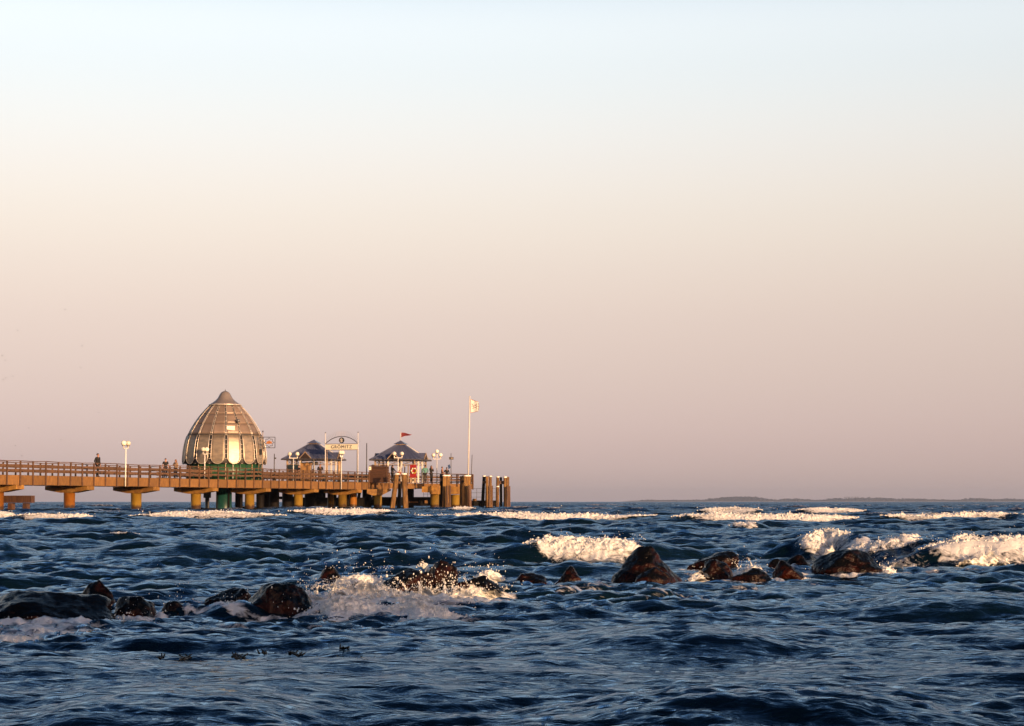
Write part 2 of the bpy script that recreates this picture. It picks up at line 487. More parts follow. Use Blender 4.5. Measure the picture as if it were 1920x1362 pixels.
# boulders of the groyne: columns, top row, foot row, depth factor, skew, taper, seed, label
ROCKS = [
    (-70, 207, 1121, 1174, .80, 0.05, .16, 1, 'largest flat black boulder at the left edge of the rock row', 'block'),
    (140, 214, 1100, 1150, .9, -.1, .30, 2, 'round black boulder standing behind the big flat one at the far left', 'dome'),
    (204, 292, 1129, 1166, .8, 0.0, .2, 3, 'low black boulder with foam at its foot, just right of the flat one', 'block'),
    (296, 350, 1136, 1158, .9, 0.0, .3, 4, 'small dark boulder washed over between the left group and the red block', 'dome'),
    (366, 420, 1131, 1156, .9, .2, .3, 5, 'small wet black boulder left of the sloping slab', 'dome'),
    (382, 470, 1110, 1146, .9, .5, .35, 6, 'sloping black slab leaning on the glinting red-brown block', 'flat'),
    (455, 582, 1103, 1158, .8, .12, .14, 7, 'glinting red-brown block at the left end of the big splash', 'block'),
    (588, 652, 1070, 1104, .9, 0.0, .35, 8, 'dark boulder hidden behind the left side of the splash', 'dome'),
    (705, 812, 1077, 1120, .8, .42, .3, 9, 'speckled dark slab rising to the right behind the white splash', 'flat'),
    (798, 860, 1058, 1118, .85, -.02, .16, 10, 'upright pillar-like red boulder in the middle of the splash', 'block'),
    (852, 948, 1089, 1124, .8, -.35, .3, 11, 'dark boulder sloping down to the right of the upright pillar', 'flat'),
    (962, 1024, 1088, 1104, .9, 0.0, .3, 12, 'low dark stone barely above water, right of the splash', 'flat'),
    (1038, 1088, 1074, 1104, .9, 0.05, .35, 13, 'small rounded boulder alone between the splash and the pointed boulder', 'dome'),
    (1146, 1280, 1030, 1100, .8, .20, .30, 14, 'biggest pointed boulder in front of the bright breaker', 'peak'),
    (1192, 1258, 1076, 1104, .8, .16, .25, 15, 'small red boulder at the foot of the pointed boulder', 'dome'),
    (1292, 1384, 1042, 1076, .8, .32, .22, 16, 'tilted red slab behind a smaller block, right of the pointed boulder', 'flat'),
    (1312, 1374, 1059, 1090, .8, -.05, .16, 17, 'squat red block in front of the tilted slab', 'block'),
    (1372, 1450, 1076, 1093, .8, -.1, .3, 18, 'long low dark stone awash between the two right hand groups', 'flat'),
    (1436, 1482, 1057, 1080, .9, 0.0, .3, 19, 'small black boulder at the left of the right hand group', 'dome'),
    (1462, 1540, 1048, 1078, .8, 0.0, .42, 20, 'dark gabled boulder behind the small red mound of the right hand group', 'peak'),
    (1448, 1506, 1061, 1088, .8, 0.02, .32, 21, 'small red mound in front of the dark gabled boulder', 'dome'),
    (1530, 1652, 1039, 1084, .75, .05, .14, 22, 'large square red-brown boulder at the right end of the rock row', 'block'),
    (1536, 1594, 1057, 1082, .8, 0.0, .34, 23, 'half-round red stone leaning on the large square boulder', 'dome'),
    (1566, 1634, 1035, 1060, .8, .1, .25, 24, 'flat black stone on top of and behind the large square boulder', 'flat'),
    (1722, 1760, 1041, 1062, .9, -.1, .35, 25, 'small dark stone in the surf left of the foaming right breaker', 'dome'),
]
ROCKP = []
for (a, b, top, foot, df, sk, tp, sd, lab, kind) in ROCKS:
    c = on((a + b) / 2, foot - 4, 0.0)
    w = (b - a) * c.y / FPX
    h = (foot - top) * c.y / FPX * (0.92 if sd > 12 else 1.0)
    if sd == 24: c.y += 0.35
    ROCKP.append((c, w, h, df, sk, tp, sd, lab, kind))

# patches of churned foam on the surface: column, row, half width px, half depth m, strength
PATCH = [(80, 1186, 120, .75, .95), (250, 1163, 90, .35, .55), (395, 1150, 90, .3, .5), (640, 1142, 120, .7, 1.6), (760, 1140, 170, .6, 1.6), (870, 1134, 100, .5, 1.3),
         (700, 1088, 70, .5, .7), (920, 1085, 45, .35, .75), (1090, 1112, 110, .8, 0.70), (1000, 1140, 220, 1.1, 0.53), (1260, 1125, 150, .8, 0.56), (1420, 1105, 160, .8, 0.50), (1330, 1078, 90, .5, .6),
         (1500, 1078, 110, .5, .55), (1690, 1062, 80, .7, .75), (1640, 1075, 70, .4, .6), (1290, 1084, 40, .3, .7), (1400, 1068, 45, .5, .75), (1840, 1064, 160, .7, .5), (1100, 1066, 150, .9, .45),
         (560, 1165, 200, .4, .42), (1040, 1102, 60, .3, .6), (1150, 1098, 30, .3, .6), (1600, 1140, 250, .8, .22), (380, 1165, 180, .5, .38),
         (1180, 1118, 260, .10, .75), (1420, 1100, 230, .10, .75), (1020, 1128, 200, .09, .70), (1330, 1132, 180, .08, .6), (860, 1158, 200, .09, .65), (520, 1172, 220, .08, .6), (230, 1182, 200, .09, .7), (1560, 1092, 160, .09, .7), (1720, 1078, 200, .12, .7), (1120, 1060, 170, .15, .75), (1820, 1070, 160, .12, .7), (700, 1168, 150, .07, .55), (1500, 1120, 150, .08, .5), (330, 1020, 180, .3, .5), (1250, 1003, 200, .4, .5)]
PT = []
for (a, r_, hw, hd, s_) in PATCH:
    c = on(a, r_)
    PT.append((c.x, c.y, hw * c.y / FPX, hd, s_))

def sea(X, Y, fine=True):
    """displacement of the water surface at rest position X, Y -> x, y, z, foam"""
    A = sample(TILE_A, 0.62 * X + 0.10 * Y, Y + 3.0)
    near = (0.42 - 0.15 * np.exp(-((Y - 8.2) / 1.0) ** 2)) + 0.58 * sstep(17.5, 26.0, Y - 0.25 * X)
    far = 1.0 - 0.3 * sstep(600, 1500, Y)
    zb, fo, damp = swell_add(X, Y)
    e = near * far * (1 - damp)
    gust = 0.75 + 0.5 * (0.5 + fbm(X * 0.05, Y * 0.03, 2.0, 2))
    x = X - 0.9 * A[..., 1] * e; y = Y - 1.1 * A[..., 2] * e; z = A[..., 0] * e * gust + zb
    c, s = math.cos(0.12), math.sin(0.12)
    B = sample(TILE_B, 0.78 * (c * X + s * Y), -s * X + c * Y)
    fb = (0.75 + 0.6 * fbm(X * 0.25 + 3, Y * 0.18, 7.0, 2)) / (1 + (Y / 130.0) ** 2)
    fb = np.clip(fb, 0, 2) * (0.58 + 1.05 * sstep(10.0, 15.5, Y) - 0.25 * np.exp(-((Y - 8.3) / 1.0) ** 2)) * (1 - 0.6 * damp)
    x = x - 0.8 * (c * B[..., 1] - s * B[..., 2]) * fb
    y = y - 0.8 * (s * B[..., 1] + c * B[..., 2]) * fb
    z = z + B[..., 0] * fb
    c, s = math.cos(-0.2), math.sin(-0.2)
    C = sample(TILE_C, 0.85 * (c * X + s * Y), -s * X + c * Y)
    fc = np.clip(0.8 + 0.7 * fbm(X * 0.5, Y * 0.4, 11.0, 2), 0.2, 1.8) / (1 + (Y / 32.0) ** 2) * (1.0 - 0.42 * np.exp(-((Y - 8.3) / 1.0) ** 2))
    x = x - 0.8 * (c * C[..., 1] - s * C[..., 2]) * fc
    y = y - 0.8 * (s * C[..., 1] + c * C[..., 2]) * fc
    z = z + C[..., 0] * fc
    # whitecaps on the steepest crests offshore
    cap = sstep(2.15, 2.9, A[..., 0] / 0.094) * sstep(45, 80, Y) * (1 - sstep(900, 1500, Y))
    fo = np.maximum(fo, 0.75 * cap)
    for (px_, py_, hx, hy, s_) in PT:
        m = (np.abs(X - px_) < 2.2 * hx) & (np.abs(Y - py_) < 2.2 * hy)
        if m.any():
            g = s_ * np.exp(-((X[m] - px_) / hx) ** 2 - ((Y[m] - py_) / hy) ** 2)
            fo[m] = np.maximum(fo[m], g)
    for (c_, w_, h_, df, *_r) in ROCKP:
        rx, ry = w_ * 0.62, w_ * df * 0.62
        yc_ = c_.y + 0.12 * w_
        m = (np.abs(X - c_.x) < 2.4 * rx) & (np.abs(Y - yc_) < 3.2 * ry)
        if m.any():
            d = np.hypot((X[m] - c_.x) / rx, (Y[m] - yc_) / ry)
            fo[m] = np.maximum(fo[m], (0.95 + 0.5 * pnoise(X[m] * 6, Y[m] * 6, 3.0)) * np.exp(-((d - 1.0) / 0.30) ** 2))
    # churned water is lumpy
    m = fo > 0.12
    if m.any():
        lump = billow(X[m] * 5.5, Y[m] * 5.5, 1.0, 4, 0.6) - 0.35
        sc_ = np.clip(0.055 * np.minimum(fo[m], 1.0), 0, 0.06)
        z[m] += sc_ * lump
    return x, y, z, fo

ys = [2.2]
while ys[-1] < 420:
    Y = ys[-1]
    ys.append(Y + max(0.024, 0.0041 * Y))
while ys[-1] < 15500:
    ys.append(ys[-1] * 1.035)
ys = np.array(ys)
ts = np.concatenate([-np.geomspace(4.0, 0.315, 26)[:-1], np.linspace(-0.31, 0.31, 740), np.geomspace(0.315, 4.0, 26)[1:]])
TT, YY = np.meshgrid(ts, ys)
XX = TT * (YY + 1.6)
px_, py_, pz_, pf_ = sea(XX.ravel(), YY.ravel())
nr, nc = XX.shape
idx = np.arange(nr * nc).reshape(nr, nc)
Fq = np.stack([idx[:-1, :-1], idx[:-1, 1:], idx[1:, 1:], idx[1:, :-1]], -1).reshape(-1, 4)
me = mesh_np('sea', np.stack([px_, py_, pz_], -1), Fq)
at_ = me.attributes.new('foam', 'FLOAT', 'POINT')
at_.data.foreach_set('value', pf_.astype(np.float32))

def sea_material():
    m = bpy.data.materials.new('sea_water')
    m.use_nodes = True
    n, l = m.node_tree.nodes, m.node_tree.links
    b = n['Principled BSDF']
    g = n.new('ShaderNodeNewGeometry')
    # deep water body colour, slightly greener and browner in places (suspended sand)
    nz = n.new('ShaderNodeTexNoise'); nz.inputs['Scale'].default_value = 0.12; nz.inputs['Detail'].default_value = 3
    l.new(g.outputs['Position'], nz.inputs['Vector'])
    cr = n.new('ShaderNodeValToRGB')
    cr.color_ramp.elements[0].position = .35; cr.color_ramp.elements[0].color = (0.0016, 0.0075, 0.0150, 1)
    cr.color_ramp.elements[1].position = .70; cr.color_ramp.elements[1].color = (0.0030, 0.0110, 0.0150, 1)
    l.new(nz.outputs['Fac'], cr.inputs[0]);     # capillary ripples
    mp = n.new('ShaderNodeMapping'); mp.inputs['Scale'].default_value = (0.55, 1.0, 1.0); mp.inputs['Rotation'].default_value = (0, 0, 0.2)
    l.new(g.outputs['Position'], mp.inputs[0])
    r1 = n.new('ShaderNodeTexNoise'); r1.inputs['Scale'].default_value = 9.0; r1.inputs['Detail'].default_value = 5; r1.inputs['Distortion'].default_value = 0.6
    l.new(mp.outputs[0], r1.inputs['Vector'])
    # short steep chop that the mesh no longer resolves offshore
    r0 = n.new('ShaderNodeTexNoise'); r0.inputs['Scale'].default_value = 1.5; r0.inputs['Detail'].default_value = 3; r0.inputs['Distortion'].default_value = 0.4
    l.new(mp.outputs[0], r0.inputs['Vector'])
    sy = n.new('ShaderNodeSeparateXYZ'); l.new(g.outputs['Position'], sy.inputs[0])
    w0 = n.new('ShaderNodeMapRange'); w0.inputs['From Min'].default_value = 18; w0.inputs['From Max'].default_value = 110; w0.inputs['To Min'].default_value = 0.0; w0.inputs['To Max'].default_value = 1.0
    l.new(sy.outputs['Y'], w0.inputs[0])
    b0 = n.new('ShaderNodeBump'); b0.inputs['Distance'].default_value = 0.42
    l.new(w0.outputs[0], b0.inputs['Strength']); l.new(r0.outputs['Fac'], b0.inputs['Height'])
    bu = n.new('ShaderNodeBump'); bu.inputs['Strength'].default_value = 0.75; bu.inputs['Distance'].default_value = 0.03
    l.new(b0.outputs[0], bu.inputs['Normal'])
    l.new(r1.outputs['Fac'], bu.inputs['Height'])
    # foam
    f = n.new('ShaderNodeBsdfPrincipled'); f.inputs['Base Color'].default_value = (0.80, 0.80, 0.80, 1); f.inputs['Roughness'].default_value = 0.6
    a = n.new('ShaderNodeAttribute'); a.attribute_name = 'foam'
    fn = n.new('ShaderNodeTexNoise'); fn.inputs['Scale'].default_value = 7.0; fn.inputs['Detail'].default_value = 8; fn.inputs['Roughness'].default_value = 0.68
    fn.inputs['Distortion'].default_value = 1.2
    mp2 = n.new('ShaderNodeMapping'); mp2.inputs['Scale'].default_value = (0.8, 1.0, 1.0)
    l.new(g.outputs['Position'], mp2.inputs[0]); l.new(mp2.outputs[0], fn.inputs['Vector'])
    ad = n.new('ShaderNodeMath'); ad.operation = 'ADD'
    sc_ = n.new('ShaderNodeMath'); sc_.operation = 'MULTIPLY'; sc_.inputs[1].default_value = 0.5
    l.new(a.outputs['Fac'], sc_.inputs[0])
    l.new(sc_.outputs[0], ad.inputs[0]); l.new(fn.outputs['Fac'], ad.inputs[1])
    rg = n.new('ShaderNodeMapRange'); rg.inputs['From Min'].default_value = 0.78; rg.inputs['From Max'].default_value = 0.98
    l.new(ad.outputs[0], rg.inputs[0])
    fb = n.new('ShaderNodeBump'); fb.inputs['Strength'].default_value = 0.7; fb.inputs['Distance'].default_value = 0.03
    l.new(fn.outputs['Fac'], fb.inputs['Height']); l.new(fb.outputs[0], f.inputs['Normal'])
    mx = n.new('ShaderNodeMixShader')
    l.new(rg.outputs[0], mx.inputs[0]); l.new(f.outputs[0], mx.inputs[2])
    gl = n.new('ShaderNodeBsdfGlossy'); gl.inputs['Color'].default_value = (0.35, 0.50, 0.68, 1); rr_ = n.new('ShaderNodeMapRange'); rr_.inputs['From Min'].default_value = 8; rr_.inputs['From Max'].default_value = 90; rr_.inputs['To Min'].default_value = 0.05; rr_.inputs['To Max'].default_value = 0.20
    l.new(sy.outputs['Y'], rr_.inputs[0]); l.new(rr_.outputs[0], gl.inputs['Roughness'])
    l.new(bu.outputs[0], gl.inputs['Normal'])
    df = n.new('ShaderNodeBsdfDiffuse'); l.new(cr.outputs[0], df.inputs['Color'])
    fr = n.new('ShaderNodeFresnel'); fr.inputs['IOR'].default_value = 1.333; l.new(bu.outputs[0], fr.inputs['Normal'])
    wx = n.new('ShaderNodeMixShader')
    l.new(fr.outputs[0], wx.inputs[0]); l.new(df.outputs[0], wx.inputs[1]); l.new(gl.outputs[0], wx.inputs[2])
    l.new(wx.outputs[0], mx.inputs[1])
    l.new(mx.outputs[0], n['Material Output'].inputs['Surface'])
    n.remove(b)
    return m
M['sea'] = sea_material()
sea_o = link('sea', me, M['sea'])
tag(sea_o, 'choppy dark blue sea reaching to the horizon', 'sea', kind='structure')

# ---- foam: tumbling crests, churned blobs and flying drops
def foam_material():
    m = bpy.data.materials.new('sea_foam')
    m.use_nodes = True
    n, l = m.node_tree.nodes, m.node_tree.links
    b = n['Principled BSDF']
    g = n.new('ShaderNodeNewGeometry')
    nz = n.new('ShaderNodeTexNoise'); nz.inputs['Scale'].default_value = 16.0; nz.inputs['Detail'].default_value = 7; nz.inputs['Roughness'].default_value = .65
    l.new(g.outputs['Position'], nz.inputs['Vector'])
    cr = n.new('ShaderNodeValToRGB')
    cr.color_ramp.elements[0].position = .30; cr.color_ramp.elements[0].color = (0.42, 0.43, 0.42, 1)
    cr.color_ramp.elements[1].position = .52; cr.color_ramp.elements[1].color = (0.86, 0.86, 0.85, 1)
    l.new(nz.outputs['Fac'], cr.inputs[0]); l.new(cr.outputs[0], b.inputs['Base Color'])
    b.inputs['Roughness'].default_value = 0.55
    bu = n.new('ShaderNodeBump'); bu.inputs['Strength'].default_value = 0.8; bu.inputs['Distance'].default_value = 0.03
    l.new(nz.outputs['Fac'], bu.inputs['Height']); l.new(bu.outputs[0], b.inputs['Normal'])
    b.inputs['Subsurface Weight'].default_value = 0.0
    a = n.new('ShaderNodeAttribute'); a.attribute_name = 'dens'
    nd = n.new('ShaderNodeTexNoise'); nd.inputs['Scale'].default_value = 13.0; nd.inputs['Detail'].default_value = 9; nd.inputs['Roughness'].default_value = .7; nd.inputs['Distortion'].default_value = 1.0
    l.new(g.outputs['Position'], nd.inputs['Vector'])
    ad = n.new('ShaderNodeMath'); ad.operation = 'MULTIPLY_ADD'; ad.inputs[1].default_value = 0.62
    l.new(a.outputs['Fac'], ad.inputs[0]); l.new(nd.outputs['Fac'], ad.inputs[2])
    rg = n.new('ShaderNodeMapRange'); rg.inputs['From Min'].default_value = 0.60; rg.inputs['From Max'].default_value = 0.80
    l.new(ad.outputs[0], rg.inputs[0])
    l.new(rg.outputs[0], b.inputs['Alpha'])
    return m
M['foam'] = foam_material()

def ico(sub):
    bm = bmesh.new(); bmesh.ops.create_icosphere(bm, subdivisions=sub, radius=1.0)
    V = np.array([v.co[:] for v in bm.verts]); F = np.array([[v.index for v in f.verts] for f in bm.faces]); bm.free()
    return V, F
ICO1, ICO2 = ico(1), ico(2)
def blobs(C, r, base, stretch=None):
    V0, F0 = base
    n = len(C)
    k = rng.uniform(0.7, 1.3, size=(n, 1, 3))
    if stretch is not None: k = k * np.asarray(stretch)
    V = V0[None] * k * r[:, None, None] + C[:, None]
    F = F0[None] + (np.arange(n) * len(V0))[:, None, None]
    return V.reshape(-1, 3), F.reshape(-1, 3)
class Acc:
    def __init__(s): s.V = []; s.F = []; s.D = []; s.n = 0
    def add(s, V, F, dens=None):
        s.V.append(V); s.F.append(F + s.n); s.n += len(V)
        s.D.append(np.full(len(V), 3.0) if dens is None else dens)
    def mesh(s, name):
        me = mesh_np(name, np.concatenate(s.V), np.concatenate(s.F))
        me.attributes.new('dens', 'FLOAT', 'POINT').data.foreach_set('value', np.concatenate(s.D).astype(np.float32))
        return me

foam_acc = Acc()
def roller(b):
    W = b['xb'] - b['xa']; H = b['H']
    pxm = b['y'] / 1867.0
    nu = int(np.clip(W / (0.8 * pxm), 24, 420)); nv = int(np.clip(1.9 * H / (0.8 * pxm), 12, 60))
    u = np.linspace(0, 1, nu); v = np.linspace(0, 1, nv)
    U, Vv = np.meshgrid(u, v)
    X = b['xa'] + U * W
    n1 = fbm(X / max(1.6 * H, .2) + b['seed'], b['seed'] * 2.0 + 0 * X, 0.3, 3)
    n2 = pnoise(X / max(4.5 * H, .3) + 3 * b['seed'], b['seed'] + 0 * X, 5.0)
    win = (1 - np.abs(2 * U - 1) ** (3.2 if b['y'] > 40 else 2.4)) ** 0.75
    h = H * win * np.clip(0.78 + (0.55 if b['y'] > 40 else .32) * n2 + 0.26 * n1, 0.16, 1.35) * min(1.0, 0.6 + 0.4 * b['st'])
    yc = crest_y(b, X)
    _, _, zf, _ = sea(X.ravel(), (yc - 0.75 * H).ravel())
    zf = np.minimum(zf.reshape(X.shape), 0.05) - 0.03
    t = Vv                                       # 0 behind the lip, 1 at the foot in front
    q = np.interp(t, [0, .22, .5, 1.0], [.55, .06, -.30, -1.0]) * h * np.where(t > .5, np.maximum(1.0, .50 * b['L'] / H * np.clip((t - .5) * 2, 0, 1)), 1.0) + 0.06 * H * fbm(X * 3 / H + b['seed'], t * 3, 1.0, 3)
    lift = np.interp(t, [0, .12, .24, .42, .72, 1.0], [.55, .90, 1.0, .90, .48, 0.0])
    Y = yc + q; Z = zf * (t ** 0.7) + (h - 0.04) * lift
    _, _, zs, _ = sea(X.ravel(), Y.ravel())
    Z = np.maximum(Z, zs.reshape(X.shape) + 0.035 * H * np.clip(1.15 - t, 0, 1) + 0.01 * H)
    Ny = np.interp(t, [0, .2, .4, 1.0], [.6, 0, -.8, -.75]); Nz = np.sqrt(np.clip(1 - Ny ** 2, 0, 1))
    f = 1.0 / max(0.20 * H, 0.03)
    d = (billow(X * f + b['seed'], Y * f, Z * f, 5, 0.52) - 0.30) * 0.15 * h * np.interp(t, [0, .1, .8, 1], [.3, 1, 1, .15])
    Xn = fbm(X * f * 0.8 + 9, Y * f, Z * f, 3) * 0.10 * h
    Y = Y + d * Ny; Z = Z + d * Nz; X2 = X + Xn
    V = np.stack([X2, Y, Z], -1).reshape(-1, 3)
    id_ = np.arange(nu * nv).reshape(nv, nu)
    q = np.stack([id_[:-1, :-1], id_[:-1, 1:], id_[1:, 1:], id_[1:, :-1]], -1).reshape(-1, 4)
    T = np.concatenate([q[:, [0, 1, 2]], q[:, [0, 2, 3]]])
    eu = np.minimum(U, 1 - U) * W / max(.9 * H, 1e-3)
    dens = np.clip(eu, 0, 1) * np.interp(t, [0, .10, .26, .80, .93, 1.0], [0.0, .38, 1.0, 1.0, .60, .15]) * (0.55 + 0.45 * min(1, b['st']))
    if b['y'] > 40: dens = dens * np.clip(0.95 + 0.9 * n2 + .3 * n1, 0.15, 1.2)
    foam_acc.add(V, T, dens.ravel())
    # ragged fringe of clots and drops
    nb = int(np.clip(W * H / (pxm ** 2) * 0.14, 20, 700))
    pick = rng.integers(0, nu * nv, nb)
    N = np.stack([0 * Ny, Ny, Nz], -1).reshape(-1, 3)[pick]
    hh = h.ravel()[pick]
    P = V[pick] + N * (hh * rng.exponential(0.05, nb))[:, None] + rng.normal(size=(nb, 3)) * (0.03 * hh)[:, None]
    r = np.clip(rng.lognormal(math.log(0.45 * pxm), 0.4, nb), 0.25 * pxm, 0.04 * H + 0.4 * pxm)
    foam_acc.add(*blobs(P, r, ICO1))
    # drops thrown above the lip
    nd = nb // (10 if b['y'] > 40 else 5)
    xs = rng.uniform(b['xa'] + .05 * W, b['xb'] - .05 * W, nd)
    hs = H * (0.88 + rng.exponential(0.09, nd))
    P = np.stack([xs, b['y'] + rng.normal(0, .3 * H, nd), hs], -1)
    foam_acc.add(*blobs(P, np.clip(rng.lognormal(math.log(0.32 * pxm), 0.4, nd), .2 * pxm, .8 * pxm), ICO1))
for b in BR:
    roller(b)

# splash over the boulders
drop_acc = Acc()
def mound(px0, px1, top, foot, seed, yoff=0.0, dense=1.0):
    """low heap of churned foam lying on the water"""
    p0, p1 = on(px0, foot), on(px1, foot)
    H = (foot - top) * p0.y / FPX * 1.2
    BRm = dict(xa=p0.x, xb=p1.x, y=p0.y + yoff, H=H, st=1.0, seed=seed, L=1.0)
    roller(BRm)
def jet(p, v, n, r0, spread, seed):
    """a tongue of water: drops strung along a thrown path, thinning out"""
    t = np.linspace(0, 1, n)
    P = np.stack([p[0] + v[0] * t, p[1] + v[1] * t, p[2] + v[2] * t - 0.5 * 1.2 * v[2] * t * t], -1)
    P += rng.normal(size=P.shape) * (spread * (0.2 + t))[:, None]
    r = r0 * (1 - 0.75 * t) * rng.uniform(0.5, 1.3, n)
    drop_acc.add(*blobs(P, np.maximum(r, 0.0025), ICO1))
def burst(px, py, n, wid, hgt, dep=0.25, rmin=0.0028):
    n = int(n * 0.55); wid *= 0.8; hgt *= 0.9
    c = on(px, py)
    k = rng.exponential(0.26, n)
    x = c.x + rng.normal(0, wid, n) * (1 - 0.3 * np.clip(k, 0, 1))
    z = 0.02 + hgt * np.clip(k, 0, 1.35)
    y = c.y + rng.normal(0, dep, n)
    r = np.clip(rng.lognormal(math.log(0.0024), 0.55, n), 0.0012, 0.010)
    drop_acc.add(*blobs(np.stack([x, y, z], -1), r, ICO1, rng.uniform(.7, 1.0, size=(n, 1, 3)) * np.array([1, 1, 1.7])))
mound(560, 760, 1106, 1156, 91.0)
mound(640, 900, 1118, 1154, 92.0, -0.15)
mound(690, 912, 1110, 1148, 95.3, 0.05)
mound(600, 745, 1070, 1108, 97.1, 0.1)
mound(872, 958, 1066, 1098, 99.7, 0.05)
mound(-70, 100, 1168, 1198, 103.0)
mound(60, 180, 1170, 1190, 107.0)
mound(395, 470, 1122, 1146, 109.5)
mound(1285, 1330, 1066, 1088, 111.0)
mound(1362, 1430, 1056, 1080, 113.0)
mound(1640, 1690, 1058, 1080, 117.0)
mound(1500, 1545, 1068, 1084, 119.0)
mound(225, 300, 1152, 1170, 121.0)
burst(640, 1140, 1100, 0.28, 0.30)
burst(720, 1130, 800, 0.30, 0.30)
burst(830, 1122, 800, 0.22, 0.34)
burst(900, 1115, 500, 0.18, 0.26)
burst(560, 1150, 350, 0.12, 0.28)
burst(1560, 1052, 700, 0.22, 0.42, 0.3)
burst(1530, 1050, 350, 0.25, 0.40, 0.3)
burst(1850, 1058, 500, 0.6, 0.42, 0.3)
burst(1100, 1054, 400, 0.6, 0.38, 0.2)
burst(320, 1150, 120, 0.10, 0.30)
burst(1400, 1078, 250, 0.10, 0.22)
burst(1680, 1070, 200, 0.16, 0.16)
burst(240, 1165, 120, 0.10, 0.14)
for k in range(46):
    x0 = random.choice([610, 650, 690, 740, 790, 830, 860, 580]) + random.uniform(-25, 25)
    c = on(x0, random.uniform(1118, 1140))
    jet((c.x, c.y, 0.03), (random.uniform(-.22, .22), random.uniform(-.15, .1), random.uniform(.10, .36)), random.randint(10, 26), random.uniform(.006, .014), .006, k)
c = on(812, 1112)
for k in range(3):
    jet((c.x, c.y - .05, 0.10), (-0.10 - .02 * k, 0, 0.36 - .03 * k), 26, 0.016, 0.004, k)
for k in range(10):
    c = on(random.choice([1385, 1410, 1560, 1600, 1880, 1930, 1545]), random.uniform(1060, 1078))
    jet((c.x, c.y, 0.05), (random.uniform(-.12, .12), 0, random.uniform(.1, .3)), 12, .008, .005, k)

def veil(px0, px1, py, hpx, seed, lean=0.0, dep=0.12):
    """thin torn sheet of water thrown up: a standing fan with holes"""
    p0, p1 = on(px0, py), on(px1, py)
    W = p1.x - p0.x; Hh = hpx * p0.y / FPX
    nu = int(np.clip(W / .008, 20, 160)); nv = int(np.clip(Hh / .008, 12, 60))
    U, T_ = np.meshgrid(np.linspace(0, 1, nu), np.linspace(0, 1, nv))
    env = (1 - np.abs(2 * U - 1) ** 2.2) * np.clip(.75 + .55 * fbm(U * W * 9 + seed, 0 * U + seed, 1., 3), .15, 1.4)
    X = p0.x + U * W + (U - .5) * .35 * W * T_ + lean * Hh * T_ ** 1.6
    Y = p0.y + dep * fbm(U * W * 5 + seed, T_ * 1.5, 2., 3) - .10 * T_
    Z = 0.0 + Hh * env * T_
    d = (1.05 - 1.0 * T_) * np.clip(np.minimum(U, 1 - U) * 6, 0, 1)
    d = d + .25 * fbm(U * W * 30 + seed, T_ * Hh * 14, 3., 3)
    id_ = np.arange(nu * nv).reshape(nv, nu)
    q = np.stack([id_[:-1, :-1], id_[:-1, 1:], id_[1:, 1:], id_[1:, :-1]], -1).reshape(-1, 4)
    drop_acc.add(np.stack([X, Y, Z], -1).reshape(-1, 3), np.concatenate([q[:, [0, 1, 2]], q[:, [0, 2, 3]]]), np.clip(d, 0, 1.2).ravel())
for (a_, b_, r_, h_, ln) in ((575, 665, 1142, 62, -.2), (610, 720, 1136, 66, .1), (650, 770, 1134, 52, 0), (720, 830, 1132, 44, -.1), (800, 900, 1128, 40, .1), (850, 945, 1122, 34, .2),
                             (615, 750, 1106, 42, 0), (880, 955, 1098, 34, 0), (1385, 1430, 1080, 26, .1), (1530, 1600, 1050, 52, .15), (1640, 1690, 1076, 24, .2), (1290, 1330, 1086, 20, 0), (395, 460, 1146, 24, .2), (1780, 1900, 1058, 52, 0)):
    veil(a_, b_, r_, h_, a_ * .37, ln)
    veil(a_ + 12, b_ - 8, r_ + 5, h_ * .7, a_ * .61 + 5, -ln)
foam_o = link('breaking_foam', foam_acc.mesh('breaking_foam'), M['foam'])
tag(foam_o, 'sunlit white foam of the breaking waves and around the boulders', 'foam', kind='stuff')
drop_o = link('sea_spray', drop_acc.mesh('sea_spray'), M['foam'])
tag(drop_o, 'white drops of spray thrown up over the boulders', 'spray', kind='stuff')

